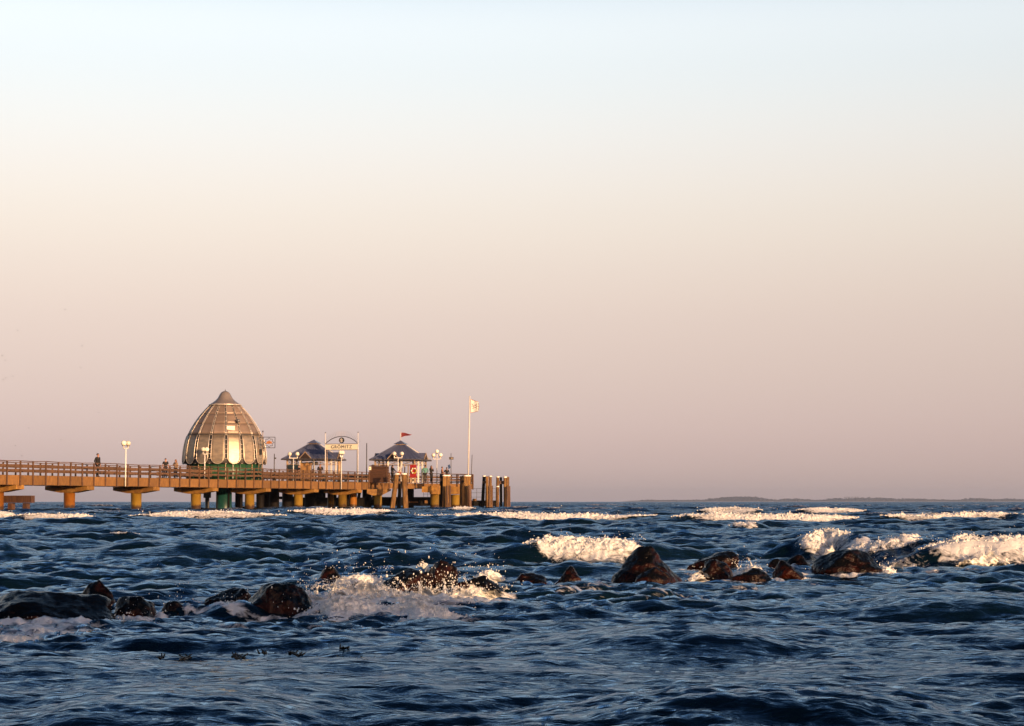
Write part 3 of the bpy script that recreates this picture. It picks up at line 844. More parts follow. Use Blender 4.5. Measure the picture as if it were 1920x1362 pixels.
# ---- boulders
def rock_material():
    m = bpy.data.materials.new('wet_granite')
    m.use_nodes = True
    n, l = m.node_tree.nodes, m.node_tree.links
    b = n['Principled BSDF']
    t = n.new('ShaderNodeTexCoord'); oi = n.new('ShaderNodeObjectInfo')
    ad = n.new('ShaderNodeVectorMath'); ad.operation = 'ADD'
    l.new(t.outputs['Object'], ad.inputs[0]); l.new(oi.outputs['Location'], ad.inputs[1])
    n1 = n.new('ShaderNodeTexNoise'); n1.inputs['Scale'].default_value = 7; n1.inputs['Detail'].default_value = 8; n1.inputs['Roughness'].default_value = .65
    l.new(ad.outputs[0], n1.inputs['Vector'])
    cr = n.new('ShaderNodeValToRGB')
    cr.color_ramp.elements[0].position = .36; cr.color_ramp.elements[0].color = (0.0045, 0.003, 0.003, 1)
    cr.color_ramp.elements[1].position = .62; cr.color_ramp.elements[1].color = (0.027, 0.0050, 0.0024, 1)
    l.new(n1.outputs['Fac'], cr.inputs[0])
    # dark weed on the upper sides
    g = n.new('ShaderNodeNewGeometry'); s = n.new('ShaderNodeSeparateXYZ'); l.new(g.outputs['Normal'], s.inputs[0])
    w = n.new('ShaderNodeMath'); w.operation = 'MULTIPLY_ADD'; w.inputs[1].default_value = 0.9
    n2 = n.new('ShaderNodeTexNoise'); n2.inputs['Scale'].default_value = 5; n2.inputs['Detail'].default_value = 5; l.new(ad.outputs[0], n2.inputs['Vector'])
    l.new(n2.outputs['Fac'], w.inputs[0]); l.new(s.outputs['Z'], w.inputs[2])
    r = n.new('ShaderNodeMapRange'); r.inputs['From Min'].default_value = .75; r.inputs['From Max'].default_value = 1.1
    l.new(w.outputs[0], r.inputs[0])
    mx = n.new('ShaderNodeMix'); mx.data_type = 'RGBA'; mx.inputs['B'].default_value = (0.003, 0.003, 0.003, 1)
    l.new(r.outputs[0], mx.inputs['Factor']); l.new(cr.outputs[0], mx.inputs['A'])
    l.new(mx.outputs['Result'], b.inputs['Base Color'])
    b.inputs['Roughness'].default_value = 0.27
    b.inputs['Specular IOR Level'].default_value = 0.12
    n3 = n.new('ShaderNodeTexNoise'); n3.inputs['Scale'].default_value = 30; n3.inputs['Detail'].default_value = 8; l.new(ad.outputs[0], n3.inputs['Vector'])
    bu = n.new('ShaderNodeBump'); bu.inputs['Strength'].default_value = 0.9; bu.inputs['Distance'].default_value = 0.02
    l.new(n3.outputs['Fac'], bu.inputs['Height']); l.new(bu.outputs[0], b.inputs['Normal'])
    return m
M['rock'] = rock_material()
ICO5 = ico(5)
def boulder(c, w, h, df, sk, tp, sd, lab, kind):
    g = np.random.default_rng(100 + sd)
    D = ICO5[0] / np.linalg.norm(ICO5[0], axis=1)[:, None]
    nP = {'dome': 13, 'flat': 11, 'block': 8, 'peak': 8}[kind]
    N = g.normal(size=(nP, 3)); N /= np.linalg.norm(N, axis=1)[:, None]
    if kind == 'block':
        a = g.uniform(-.25, .25)
        N = np.array([[math.cos(a), math.sin(a), .12], [-math.cos(a), -math.sin(a), .1], [-math.sin(a), math.cos(a), .15], [math.sin(a), -math.cos(a), .22], [.12, .05, 1], [.6, -.5, .6], [-.7, -.3, .5], [0, .5, .7]])
        N /= np.linalg.norm(N, axis=1)[:, None]
    if kind == 'peak':
        N = np.array([[.80, -.30, .52], [-.72, -.35, .62], [.2, .8, .5], [-.25, -.80, .50], [.35, -.85, .35], [-.92, .1, .30], [0, 0, -1.0]])
        N += g.normal(0, .06, N.shape); N /= np.linalg.norm(N, axis=1)[:, None]
    dist = g.uniform(0.70, 1.0, len(N)) if kind != 'peak' else g.uniform(.60, .72, len(N))
    p = {'block': 24.0, 'peak': 9.0}.get(kind, 13.0)
    dots = np.clip(D @ N.T, 1e-3, None) / dist
    r = 1.0 / ((dots ** p).sum(1) + 0.85 ** p) ** (1 / p)
    V = D * r[:, None]
    V = V * (1 + 0.075 * fbm(V[:, 0] * 1.6 + sd, V[:, 1] * 1.6, V[:, 2] * 1.6, 4)[:, None])
    lo, hi = V.min(0), V.max(0)
    V = (V - (lo + hi) / 2) / (hi - lo) * 2          # -1..1
    z01 = np.clip((V[:, 2] + 0.2) / 1.2, 0, 1)
    k = 1 - tp * z01 ** (1.1 if kind == 'peak' else 2.0)
    V[:, 0] = V[:, 0] * k + sk * z01
    V[:, 1] = V[:, 1] * k + 0.10 * z01
    V[:, 0] = (V[:, 0] - (V[:, 0].min() + V[:, 0].max()) / 2) / ((V[:, 0].max() - V[:, 0].min()) / 2)
    half = (w * 0.52, w * df * 0.5, (h + 0.16) / 2)
    V = V * np.array(half)
    V += 0.017 * fbm(V[:, 0] * 11 + sd, V[:, 1] * 9, V[:, 2] * 9, 3)[:, None] * D
    V[:, 2] += h - half[2]
    me = mesh_np('boulder', V, ICO5[1])
    o = link('boulder', me, M['rock'], loc=(c.x, c.y + 0.12 * w, 0.015 if sd < 12 else 0.04), rot=(0, 0, 0))
    tag(o, lab, 'boulder', 'boulders of the groyne')
for rp in ROCKP:
    boulder(*rp)

# floating weed in the shallows
wm = MB()
for (a, b_) in ((346, 1243), (352, 1240), (440, 1236), (452, 1240), (548, 1231), (560, 1234), (636, 1243), (645, 1221), (495, 1230), (690, 1243), (300, 1240), (585, 1242)):
    c = on(a, b_, 0.0)
    for k in range(7):
        t = random.uniform(0, 6.28); l_ = random.uniform(.010, .032)
        p = Vector((c.x + random.uniform(-.02, .02), c.y + random.uniform(-.05, .05), 0.012))
        wm.cyl(p, p + Vector((math.cos(t) * l_, math.sin(t) * l_, random.uniform(.004, .022))), .006, .003, 5)
M['weed'] = mat('brown_weed', (0.012, 0.012, 0.008), 0.4)
tag(wm.build('floating_weed', M['weed']), 'dark scraps of weed floating in the shallows', 'seaweed', kind='stuff')

# ================================================================== SHORE BEHIND THE CAMERA, FAR COAST, AIR
# beach at the photographer's back; unseen dune added, its crest shaped to shade the nearest water
bx = np.linspace(-60, 90, 151); by = np.linspace(-46, 1.2, 60)
BX, BY = np.meshgrid(bx, by)
crest = 4.35 - 1.05 * sstep(12.5, 23, BX) + 0.22 * fbm(BX * 0.22, 0 * BX + 3, 1.0, 3)
BZ = -0.25 + 0.35 * sstep(1.2, -5, BY) + crest * sstep(-5.5, -10.5, BY) * (1 - 0.45 * sstep(-14, -30, BY)) + 0.05 * fbm(BX * .6, BY * .6, 0.0, 3)
ib = np.arange(BX.size).reshape(BX.shape)
Fb = np.stack([ib[:-1, :-1], ib[:-1, 1:], ib[1:, 1:], ib[1:, :-1]], -1).reshape(-1, 4)
beach = link('beach', mesh_np('beach', np.stack([BX, BY, BZ], -1).reshape(-1, 3), Fb), M['sand'])
tag(beach, 'sandy beach behind the viewpoint with a dune added to shade the near water', 'beach', kind='structure')

# far coast, about five kilometres off
CY = 12000.0
COAST = [(1196, 940.6), (1215, 938.2), (1235, 938.6), (1262, 938.4), (1290, 939.2), (1305, 937.2), (1320, 937.8), (1330, 938.6), (1345, 935.6), (1362, 934.0), (1380, 931.8), (1402, 930.6), (1425, 930.6), (1440, 931.4), (1452, 933.6), (1460, 937.4),
         (1470, 937.8), (1486, 938.6), (1488.5, 935.4), (1505, 934.9), (1526, 934.9), (1528, 938.4), (1545, 939.0), (1556, 937.4), (1574, 937.8), (1578, 935.2), (1594, 933.8), (1612, 934.2), (1618, 936.6), (1628, 934.4), (1645, 932.9), (1672, 933.2),
         (1700, 933.6), (1712, 937.0), (1724, 938.0), (1730, 934.2), (1750, 934.8), (1768, 936.4), (1800, 938.0), (1830, 937.4), (1850, 935.8), (1864, 933.8), (1886, 934.6), (1900, 936.6), (1925, 935.0), (1990, 937.0), (2120, 935.0), (2300, 938.0)]
cx = np.array([p[0] for p in COAST], float); cyy = np.array([p[1] for p in COAST], float)
def coast_z(px): return (941 - np.interp(px, cx, cyy)) * CY / FPX + CAM_H
mpp = CY / FPX
# low land: fields and a sandy shore
colx = np.linspace(1180, 2320, 300)
rows = [(-140, -0.5), (-70, 2.6), (0, 5.4), (350, 7.2), (1400, 8.2)]
V = []
for dy, z in rows:
    for p in colx:
        e = float(sstep(1180, 1215, p))
        V.append(((p - 960) * mpp, CY + dy, z * e + 0.35 * e * float(pnoise(p * .05, dy * .01, 4.)) - 0.3 * (1 - e)))
nc2 = len(colx); il = np.arange(len(V)).reshape(len(rows), nc2)
Fl = np.stack([il[:-1, :-1], il[:-1, 1:], il[1:, 1:], il[1:, :-1]], -1).reshape(-1, 4)
M['field'] = mat('stubble_field', (0.20, 0.16, 0.12), 0.9, (0.08, 0.08, 0.06), 0.006, contrast=(.46, .52))
coast = link('coast', mesh_np('coast', np.array(V), Fl), M['field'])
tag(coast, 'low fields and shore of the far coast on the right horizon', 'coast', kind='structure')
# woods on the rising ground: crowns heaped under the skyline
wood = Acc()
Cw, rw = [], []
KS = CY / 5200.0
for p in np.arange(1204, 2290, 0.75):
    zt = float(coast_z(p)) + rng.normal(0, 0.9 * KS)
    tall = max(zt - 2.5 * KS, 1.5 * KS)
    x = (p - 960) * mpp
    nlev = max(1, int(tall / (4.0 * KS)))
    for k in range(nlev + 1):
        z = (2.0 * KS) + (tall - 2.2 * KS) * (k + .5) / (nlev + .5)
        dy = KS * (320 * (k / (nlev + 1.0)) + rng.uniform(40, 110))
        Cw.append((x + rng.normal(0, .8), CY + dy, z)); rw.append(KS * (rng.uniform(1.7, 3.4) if k == nlev else rng.uniform(3, 5)))
wood.add(*blobs(np.array(Cw), np.array(rw), ICO1, (1.2, 1.2, 0.8)))
for p in (1593, 1596, 1599, 1602, 1606, 1608, 1612.5, 1617, 1618.5):      # row of poplars
    x = (p - 960) * mpp
    for k in range(5):
        wood.add(*blobs(np.array([(x + rng.normal(0, .3), CY + 200, KS * (6 + k * 2.0))]), KS * np.array([rng.uniform(.9, 1.4)]), ICO1, (.8, .8, 1.6)))
M['wood_far'] = mat('dark_foliage', (0.020, 0.030, 0.040), 0.9, (0.014, 0.020, 0.030), 0.05)
tag(link('distant_wood', wood.mesh('distant_wood'), M['wood_far']), 'hazy woods along the far coast on the right horizon', 'wood', kind='stuff')

# the air between: pale even haze, box round the whole scene
hz = MB().box((1500, 7900, 48), (16400, 16400, 104))
M['haze'] = bpy.data.materials.new('haze')
M['haze'].use_nodes = True
hn, hl = M['haze'].node_tree.nodes, M['haze'].node_tree.links
for n_ in list(hn):
    if n_.type != 'OUTPUT_MATERIAL': hn.remove(n_)
pv = hn.new('ShaderNodeVolumePrincipled')
pv.inputs['Color'].default_value = (0.62, 0.74, 1.0, 1)
pv.inputs['Density'].default_value = 0.00005
pv.inputs['Anisotropy'].default_value = 0.2
hl.new(pv.outputs[0], [n_ for n_ in hn if n_.type == 'OUTPUT_MATERIAL'][0].inputs['Volume'])
hz_o = hz.build('haze', M['haze'])
tag(hz_o, 'thin evening haze over the sea', 'haze', kind='stuff')
hz_o.display_type = 'WIRE'

# ================================================================== THE PIER
DECK = 2.67
A_PIER = math.atan2(0.927, 0.374)
P0 = Vector((xat(130, 144.0), 144.0, 0.0))
STEP = 9.17; BAY = STEP / 6
HALF = 1.95
PD = Vector((math.cos(A_PIER), math.sin(A_PIER), 0)); PN = Vector((-math.sin(A_PIER), math.cos(A_PIER), 0))   # along, and to the far side
def pw(s, n, z=0.0):                      # pier coordinates -> world
    return P0 + PD * s + PN * n + Vector((0, 0, z))
pier = empty('pier', P0, A_PIER, 'long timber pier on yellow piles running out from the left edge', 'pier')
S0, NB = -4 * STEP + 0.3, 0
S_END = 9.17 * 5.72
wob = {}
def wobble(k):
    if k not in wob: wob[k] = random.uniform(-.022, .022) + (0.05 * math.sin(k * 1.9) if k < 12 else 0)
    return wob[k]
nbay = int((S_END - S0) / BAY)
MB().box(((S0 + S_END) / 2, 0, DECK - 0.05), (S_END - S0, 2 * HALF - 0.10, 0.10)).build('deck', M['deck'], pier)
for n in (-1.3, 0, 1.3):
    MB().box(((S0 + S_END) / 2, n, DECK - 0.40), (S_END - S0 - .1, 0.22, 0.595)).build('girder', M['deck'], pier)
mp_ = MB().box((0, 0, 0), (BAY - 0.03, 0.06, 0.70)).mesh('fascia_panel')
mpost = MB().box((0, 0, 0.86), (0.11, 0.09, 1.74)).box((0, 0, 0.012), (.13, .11, .02)).mesh('railing_post')
mpost2 = MB().box((0, 0, 0.5), (0.11, 0.09, 1.0)).box((0, .055, .1), (.07, .02, .1)).mesh('railing_post')
for side, nn in ((-1, -HALF), (1, HALF)):
    for k in range(nbay):
        s = S0 + (k + .5) * BAY
        link('fascia_panel', mp_, M['wood'], pier, (s, side * (HALF - 0.02), DECK - 0.36), (0, 0, random.uniform(-.004, .004)))
    for k in range(nbay + 1):
        s = S0 + k * BAY
        if side < 0: link('railing_post', mpost, M['rail'], pier, (s, side * (HALF + .06), DECK - .74), (random.uniform(-.012, .012), random.uniform(-.012, .012), 0))
        else: link('railing_post', mpost2, M['rail'], pier, (s, side * (HALF - .12), DECK), (0, random.uniform(-.01, .01), math.pi))
def rail_run(a, b, heights, w=(0.17, 0.055), wm_=(0.035, 0.15), parent=None, ma=None, mb=None):
    """one handrail board and the boards below it between two posts"""
    for j, h in enumerate(heights):
        ww = w if j == 0 else wm_
        p, q = Vector(a) + Vector((0, 0, h)), Vector(b) + Vector((0, 0, h))
        mbx = MB(); mbx.beam(p, q, ww[0], ww[1])
        mbx.build('handrail' if j == 0 else 'rail_board', M['rail'], parent)
for side in (-1, 1):
    n = side * (HALF - 0.0) if side < 0 else HALF - .20
    for k in range(nbay):
        s = S0 + k * BAY
        za, zb_ = DECK + wobble(k if side < 0 else k + 200), DECK + wobble((k if side < 0 else k + 200) + 1)
        rail_run((s + .004, n, za), (s + BAY - .004, n, zb_), (1.02, 0.70, 0.36) if side < 0 else (1.02, .70, .36), parent=pier)
# crossheads and piles
def crosshead_mesh():
    prof = [(-1.93, 0), (1.93, 0), (1.93, -.30), (.52, -.52), (-.52, -.52), (-1.93, -.30)]
    v = [(-.47, y, z) for y, z in prof] + [(.47, y, z) for y, z in prof]
    n = len(prof)
    mb = MB().add(v, [tuple(range(n)), tuple(reversed(range(n, 2 * n)))] + [(i, i + n, (i + 1) % n + n, (i + 1) % n) for i in range(n)])
    return mb.mesh('crosshead')
mch = crosshead_mesh()
mpl = MB().cyl((0, 0, -3), (0, 0, DECK - 1.24), .43, .43, 24).mesh('pile')
mpl2 = MB().cyl((0, 0, -3), (0, 0, DECK - 1.24), .43, .43, 24).mesh('pile')
mfoot = MB().lathe([(.44, -.3), (.55, -.28), (.56, .02), (.45, .10)], 24).mesh('pile_collar')
for i in range(-3, 6):
    s = i * STEP + (0.42 if i == -1 else 0.0)
    link('crosshead', mch, M['concrete'], pier, (s, 0, DECK - .72))
    pl = link('pile', mpl if i > 0 else mpl2, M['pile'] if i > 0 else M['pile_brown'], pier, (s, 0, 0))
    cl = link('pile_collar', mfoot, M['pile_brown'], pl, (0, 0, 0.02))
# low timber landing under the first span at the left
lb = MB()
lb.box((-8.4, -1.6, 0.93), (0.45, 2.4, .52)); lb.build('lower_beam', M['wale'], pier)
for n_ in (-2.2, -.9): MB().box((-8.35, n_, -.2), (.4, .35, 1.7)).build('lower_post', M['wale'], pier)

# ---- pier head: wider platform behind and beyond
def pier_part(mb, name, m):
    o = mb.build(name, m)
    o.parent = pier
    o.matrix_parent_inverse = (Matrix.Translation(P0) @ Matrix.Rotation(A_PIER, 4, 'Z')).inverted()
    return o
E0 = pw(S_END, -HALF); E1 = Vector((xat(886, 201.5), 201.5, 0))
poly = [pw(S_END + .02, -HALF + .03), E1 + Vector((-.05, .03, 0)), Vector((-7.5, 209, 0)), Vector((-22.5, 205, 0)), Vector((-31.5, 181, 0)), Vector((-32.5, 171, 0)), pw(18.5, HALF + .02), pw(S_END + .02, HALF + .02)]
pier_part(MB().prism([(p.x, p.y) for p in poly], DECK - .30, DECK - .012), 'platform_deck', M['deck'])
FD = (E1 - E0).normalized(); FN = Vector((FD.y, -FD.x, 0)); FL = (E1 - E0).length; FA = math.atan2(FD.y, FD.x)
def fe(t, out=0.0, z=0.0): return E0 + FD * t + FN * out + Vector((0, 0, z))
nf = 10; fb_ = FL / nf
for k in range(nf):
    c = fe((k + .5) * fb_, -.02, DECK - .30)
    pier_part(MB().box(c, (fb_ - .03, .07, .56), FA), 'fascia_panel', M['wood'])
for k in range(nf + 1):
    p = fe(k * fb_, .05, DECK - .62)
    pier_part(MB().box(p + Vector((0, 0, .82)), (.12, .10, 1.64), FA), 'railing_post', M['rail'])
for k in range(nf):
    a_, b_ = fe(k * fb_ + .005, 0, DECK), fe((k + 1) * fb_ - .005, 0, DECK)
    for j, h in enumerate((1.02, .68, .36)):
        pier_part(MB().beam(a_ + Vector((0, 0, h)), b_ + Vector((0, 0, h)), *( (.15, .06) if j == 0 else (.04, .14))), 'handrail' if j == 0 else 'rail_board', M['rail'])
# rear and side railing of the platform
ring = [poly[1], poly[2], poly[3], poly[4], poly[5]]
for a_, b_ in zip(ring[:-1], ring[1:]):
    n_ = max(2, int((b_ - a_).length / 1.9))
    for k in range(n_):
        p, q = a_.lerp(b_, k / n_) + Vector((0, 0, DECK)), a_.lerp(b_, (k + 1) / n_) + Vector((0, 0, DECK))
        pier_part(MB().beam(p + Vector((0, 0, -.02)), p + Vector((0, 0, 1.0)), .11, .11), 'railing_post', M['rail'])
        d_ = (q - p).normalized() * .005
        for j, h in enumerate((1.02, .74, .50, .24)):
            pier_part(MB().beam(p + d_ + Vector((0, 0, h)), q - d_ + Vector((0, 0, h)), *((.14, .05) if j == 0 else (.035, .12))), 'handrail' if j == 0 else 'rail_board', M['rail'])
# supports of the platform: crosshead corbels and piles
def corbel(px, Y, w, py0, py1, dep=1.2, rz=0.0):
    c = Vector((xat(px, Y), Y + dep / 2, (zat(py0, Y) + zat(py1, Y)) / 2))
    pier_part(MB().box(c, (w * Y / FPX, dep, abs(zat(py0, Y) - zat(py1, Y))), rz), 'crosshead', M['concrete'])
def plat_pile(px, Y, r, m, ztop=2.0):
    x = xat(px, Y)
    return pier_part(MB().cyl((x, Y, -3), (x, Y, ztop), r, r, 20), 'pile', m)
corbel(800, 193.5, 13, 912.5, 923.5, 2.2, R(-8)); corbel(815.5, 194.6, 14, 911, 927, 2.4, R(-8)); corbel(854, 198.5, 17, 913, 927, 2.2, R(-8))
plat_pile(815, 196.0, .46, M['pile'], 1.55); plat_pile(854, 199.8, .50, M['pile'], 1.5)
# haunched crosshead where pier and platform meet
hc = MB()
pr = [(0, 0), (2.4, 0), (2.4, -.12), (1.45, -.62), (.55, -.62), (0, -.42)]
c0 = Vector((xat(688, 186.5), 186.5, DECK - .68))
dirx = Vector((1, .12, 0)).normalized(); diry = Vector((-.12, 1, 0)).normalized()
vv = [c0 + dirx * a_ + Vector((0, 0, b_)) for a_, b_ in pr] + [c0 + dirx * a_ + diry * 1.0 + Vector((0, 0, b_)) for a_, b_ in pr]
hc.add(vv, [tuple(range(6)), tuple(reversed(range(6, 12)))] + [(i, i + 6, (i + 1) % 6 + 6, (i + 1) % 6) for i in range(6)])
pier_part(hc, 'crosshead', M['concrete'])
plat_pile(708.5, 187.2, .40, M['pile'], DECK - 1.29)
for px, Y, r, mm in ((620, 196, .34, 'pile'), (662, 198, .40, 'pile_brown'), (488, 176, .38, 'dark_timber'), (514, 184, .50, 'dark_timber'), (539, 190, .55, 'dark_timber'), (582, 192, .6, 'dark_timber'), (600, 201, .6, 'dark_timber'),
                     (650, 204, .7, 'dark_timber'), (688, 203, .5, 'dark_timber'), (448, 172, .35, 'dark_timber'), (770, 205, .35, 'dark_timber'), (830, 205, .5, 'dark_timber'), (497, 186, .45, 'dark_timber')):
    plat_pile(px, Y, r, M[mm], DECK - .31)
plat_pile(388.5, 174, .20, M['grey'], 2.0)
pier_part(MB().box((xat(388.5, 174), 174, 1.35), (.62, .5, .5)), 'junction_box', M['dgrey'])
# cross bracing and lower landing stage under the platform (dark, tarred)
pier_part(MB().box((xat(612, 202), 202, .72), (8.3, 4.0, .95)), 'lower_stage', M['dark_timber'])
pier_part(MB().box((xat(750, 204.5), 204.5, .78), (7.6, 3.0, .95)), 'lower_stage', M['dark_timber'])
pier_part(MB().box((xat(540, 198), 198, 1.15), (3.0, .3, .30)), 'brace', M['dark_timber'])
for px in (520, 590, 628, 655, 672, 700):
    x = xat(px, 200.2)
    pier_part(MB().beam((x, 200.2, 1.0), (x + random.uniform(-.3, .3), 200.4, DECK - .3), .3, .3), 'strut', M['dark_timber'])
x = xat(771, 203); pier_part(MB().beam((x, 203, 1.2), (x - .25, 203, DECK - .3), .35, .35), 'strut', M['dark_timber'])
pier_part(MB().box((xat(775, 202.8), 202.8, zat(942, 203)), (1.0, .2, .16), 0.05), 'fender_board', M['wood'])
pier_part(MB().box((xat(799, 202.8), 202.8, zat(941, 203)), (.32, .2, .34)), 'fender_board', M['wood'])

# ---- boat landing at the tip with thin steel railing
lx, ly = xat(907, 206), 206.0
stage = empty('boat_landing', (lx, ly, 0), 0, 'low dark boat landing with thin steel railing between the mooring posts at the pier tip', 'landing')
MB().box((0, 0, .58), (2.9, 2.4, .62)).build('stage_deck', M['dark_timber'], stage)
MB().box((.1, -1.25, .42), (.9, .08, .3)).build('fender', M['wale'], stage)
MB().box((-1.0, -1.3, .95), (.42, .1, .26)).build('step', M['wood'], stage)
for i_ in range(4): MB().cyl((-1.35 + .9 * i_, 1.1, -2), (-1.35 + .9 * i_, 1.1, .3), .12, .12, 8).build('pile', M['dark_timber'], stage)
for x_ in (-1.4, -.75, -.1, .6, 1.35):
    MB().cyl((x_, -1.1, .85), (x_, -1.1, 2.18), .022, .022, 6).build('railing_post', M['dgrey'], stage)
for z_ in (2.18, 1.72, 1.25):
    MB().cyl((-1.42, -1.1, z_), (1.37, -1.1, z_), .018, .018, 6).build('railing_bar', M['dgrey'], stage)
sr = empty('steel_railing', (xat(802, 205), 205, 1.25), 0, 'thin steel railing seen under the platform left of the yellow pile', 'railing')
for x_ in (-.45, 0, .45): MB().cyl((x_, 0, 0), (x_, 0, 1.0), .02, .02, 6).build('railing_post', M['dgrey'], sr)
for z_ in (1.0, .66, .33): MB().cyl((-.5, 0, z_), (.5, 0, z_), .016, .016, 6).build('railing_bar', M['dgrey'], sr)

# ================================================================== DIVING BELL
DB = Vector((xat(420, 170.0), 170.0, DECK - .01))
bell = empty('diving_bell', DB, R(-0.7), 'egg-shaped diving bell of steel panels with a pointed cap behind the pier', 'diving bell')
BP = [(3.70, 1.0), (3.74, 1.6), (3.72, 2.1), (3.62, 3.0), (3.46, 3.7), (3.30, 4.1), (2.98, 4.75), (2.55, 5.45), (2.10, 6.05), (1.70, 6.5), (1.34, 6.86)]
bz = np.array([p[1] for p in BP]); brr = np.array([p[0] for p in BP])
def br(z): return float(np.interp(z, bz, brr))
NG = 16
def panel_mat(name, base, rough, c2):
    m = mat(name, base, rough, c2, 1.6, metal=0.5, bump=0.3, bscale=1.1, stretch=(1, 1, 2.2))
    return m
M['panel_lo'] = panel_mat('polished_panel', (0.52, 0.42, 0.30), .44, (0.34, 0.285, 0.22))
M['panel_hi'] = mat('matt_panel', (0.40, 0.30, 0.235), .45, (0.31, 0.235, 0.185), 1.2, metal=.25, bump=.1, stretch=(1, 1, .6))
def gore(k, z0, z1, f, nz, round_foot, out):
    """curved steel panel between two ribs; the lower ones end in a round tongue"""
    a0 = 2 * math.pi * k / NG; hw = math.pi / NG * f
    mb = MB(); n = 8
    rows_ = []
    for i in range(nz + 1):
        z = z0 + (z1 - z0) * i / nz
        rows_.append((z, 1.0))
    if round_foot:
        rr = br(z0) * math.sin(hw)
        ft = [(z0 - rr * math.sin(t), math.cos(t)) for t in (math.pi/2 * .97, math.pi/2*.85, math.pi/2*.7, math.pi/2*.5, math.pi/2*.3, math.pi/2*.12)]
        rows_ = [(z, w_) for z, w_ in ft] + rows_
    vs1 = []
    for layer in (0.0, -.04):
        for z, w_ in rows_:
            for j in range(n + 1):
                b_ = w_ * (2 * j / n - 1) * math.tan(hw)          # each pane is flat across, curved only in height
                r = (br(z) + out) * math.cos(hw) + .03 + layer
                vs1.append((r * (math.cos(a0) - b_ * math.sin(a0)), r * (math.sin(a0) + b_ * math.cos(a0)), z))
    m_ = len(rows_); W_ = n + 1; off = m_ * W_
    fs = []
    for i in range(m_ - 1):
        for j in range(n):
            fs.append((i*W_ + j, i*W_ + j + 1, (i+1)*W_ + j + 1, (i+1)*W_ + j))
            fs.append((off + i*W_ + j, off + (i+1)*W_ + j, off + (i+1)*W_ + j + 1, off + i*W_ + j + 1))
    for i in range(m_ - 1):
        fs.append((i*W_, (i+1)*W_, off + (i+1)*W_, off + i*W_)); e = n
        fs.append((i*W_ + e, off + i*W_ + e, off + (i+1)*W_ + e, (i+1)*W_ + e))
    for j in range(n):
        fs.append((j, off + j, off + j + 1, j + 1))
        t = (m_ - 1) * W_
        fs.append((t + j, t + j + 1, off + t + j + 1, off + t + j))
    return mb.add(vs1, fs, True)
MB().lathe([(br(z) - .10, z) for z in np.linspace(1.5, 6.8, 16)], 48).build('inner_shell', M['dgrey'], bell)
for k in range(NG):
    lo = gore(k, 2.05, 4.06, .80, 6, True, 0.02).build('lower_panel', M['panel_lo'], bell)
    for j in range(3):                                    # upper field in three panes
        za = (4.16, 5.10, 5.98)[j]; zb_ = (5.095, 5.975, 6.82)[j]
        gore(k, za, zb_, .86, 4, False, 0.0).build('upper_panel', M['panel_hi'], bell)
    # rim of the tongue and the double rib
    a0 = 2 * math.pi * k / NG; hw = math.pi / NG * .80
    rr = br(2.05) * math.sin(hw)
    def on_pane(z, q):
        r = (br(z) + .02) * math.cos(hw) + .06; b_ = q * math.tan(hw)
        return (r * (math.cos(a0) - b_ * math.sin(a0)), r * (math.sin(a0) + b_ * math.cos(a0)), z)
    pts = [on_pane(z, -1) for z in np.linspace(4.06, 2.05, 6)][:-1] + [on_pane(2.05 - rr * math.sin(t), -math.cos(t)) for t in np.linspace(0, math.pi, 13)] + [on_pane(z, 1) for z in np.linspace(2.05, 4.06, 6)][1:]
    MB().tube(pts, .026).build('rim', M['rib'], lo)
    ar = 2 * math.pi * (k + .5) / NG
    zz = np.linspace(4.1, 6.86, 10)
    for da in (-.018, .018):
        pp = [((br(z) + .05) * math.cos(ar + da * 3.5 / br(z)), (br(z) + .05) * math.sin(ar + da * 3.5 / br(z)), z) for z in zz]
        rib = MB().tube(pp, .022).build('rib', M['rib'], bell)
    for z in np.linspace(1.5, 6.6, 13):
        r = br(z) + .05; d = .022 * 3.5 / r
        MB().cyl((r * math.cos(ar - d), r * math.sin(ar - d), z), (r * math.cos(ar + d), r * math.sin(ar + d), z), .025, .025, 5).build('rib_tie', M['rib'], rib)
MB().torus((0, 0, 4.11), br(4.11) + .03, .05, None, 64, 6).build('ring_girder', M['dgrey'], bell)
MB().torus((0, 0, 6.88), 1.44, .055, None, 48, 6).build('cap_ring', M['rib'], bell)
cap = MB().lathe([(1.40, 6.86), (1.38, 6.94), (1.15, 7.08), (.88, 7.28), (.68, 7.5), (.56, 7.72), (.46, 7.9), (.34, 8.04), (.18, 8.13), (.04, 8.16)], 40).build('cap', M['cap'], bell)
MB().cyl((0, 0, 8.14), (0, 0, 8.30), .05, .02, 8).build('finial', M['dgrey'], cap)
MB().lathe([(3.30, 0.02), (3.30, 1.5)], 48).build('base_wall', M['green'], bell)
for k in range(32):
    a = 2 * math.pi * k / 32
    MB().box((3.36 * math.cos(a), 3.36 * math.sin(a), .78), (.07, .06, 1.45), a).build('mullion', M['tan'] if k % 4 == 1 else M['green_dark'], bell)
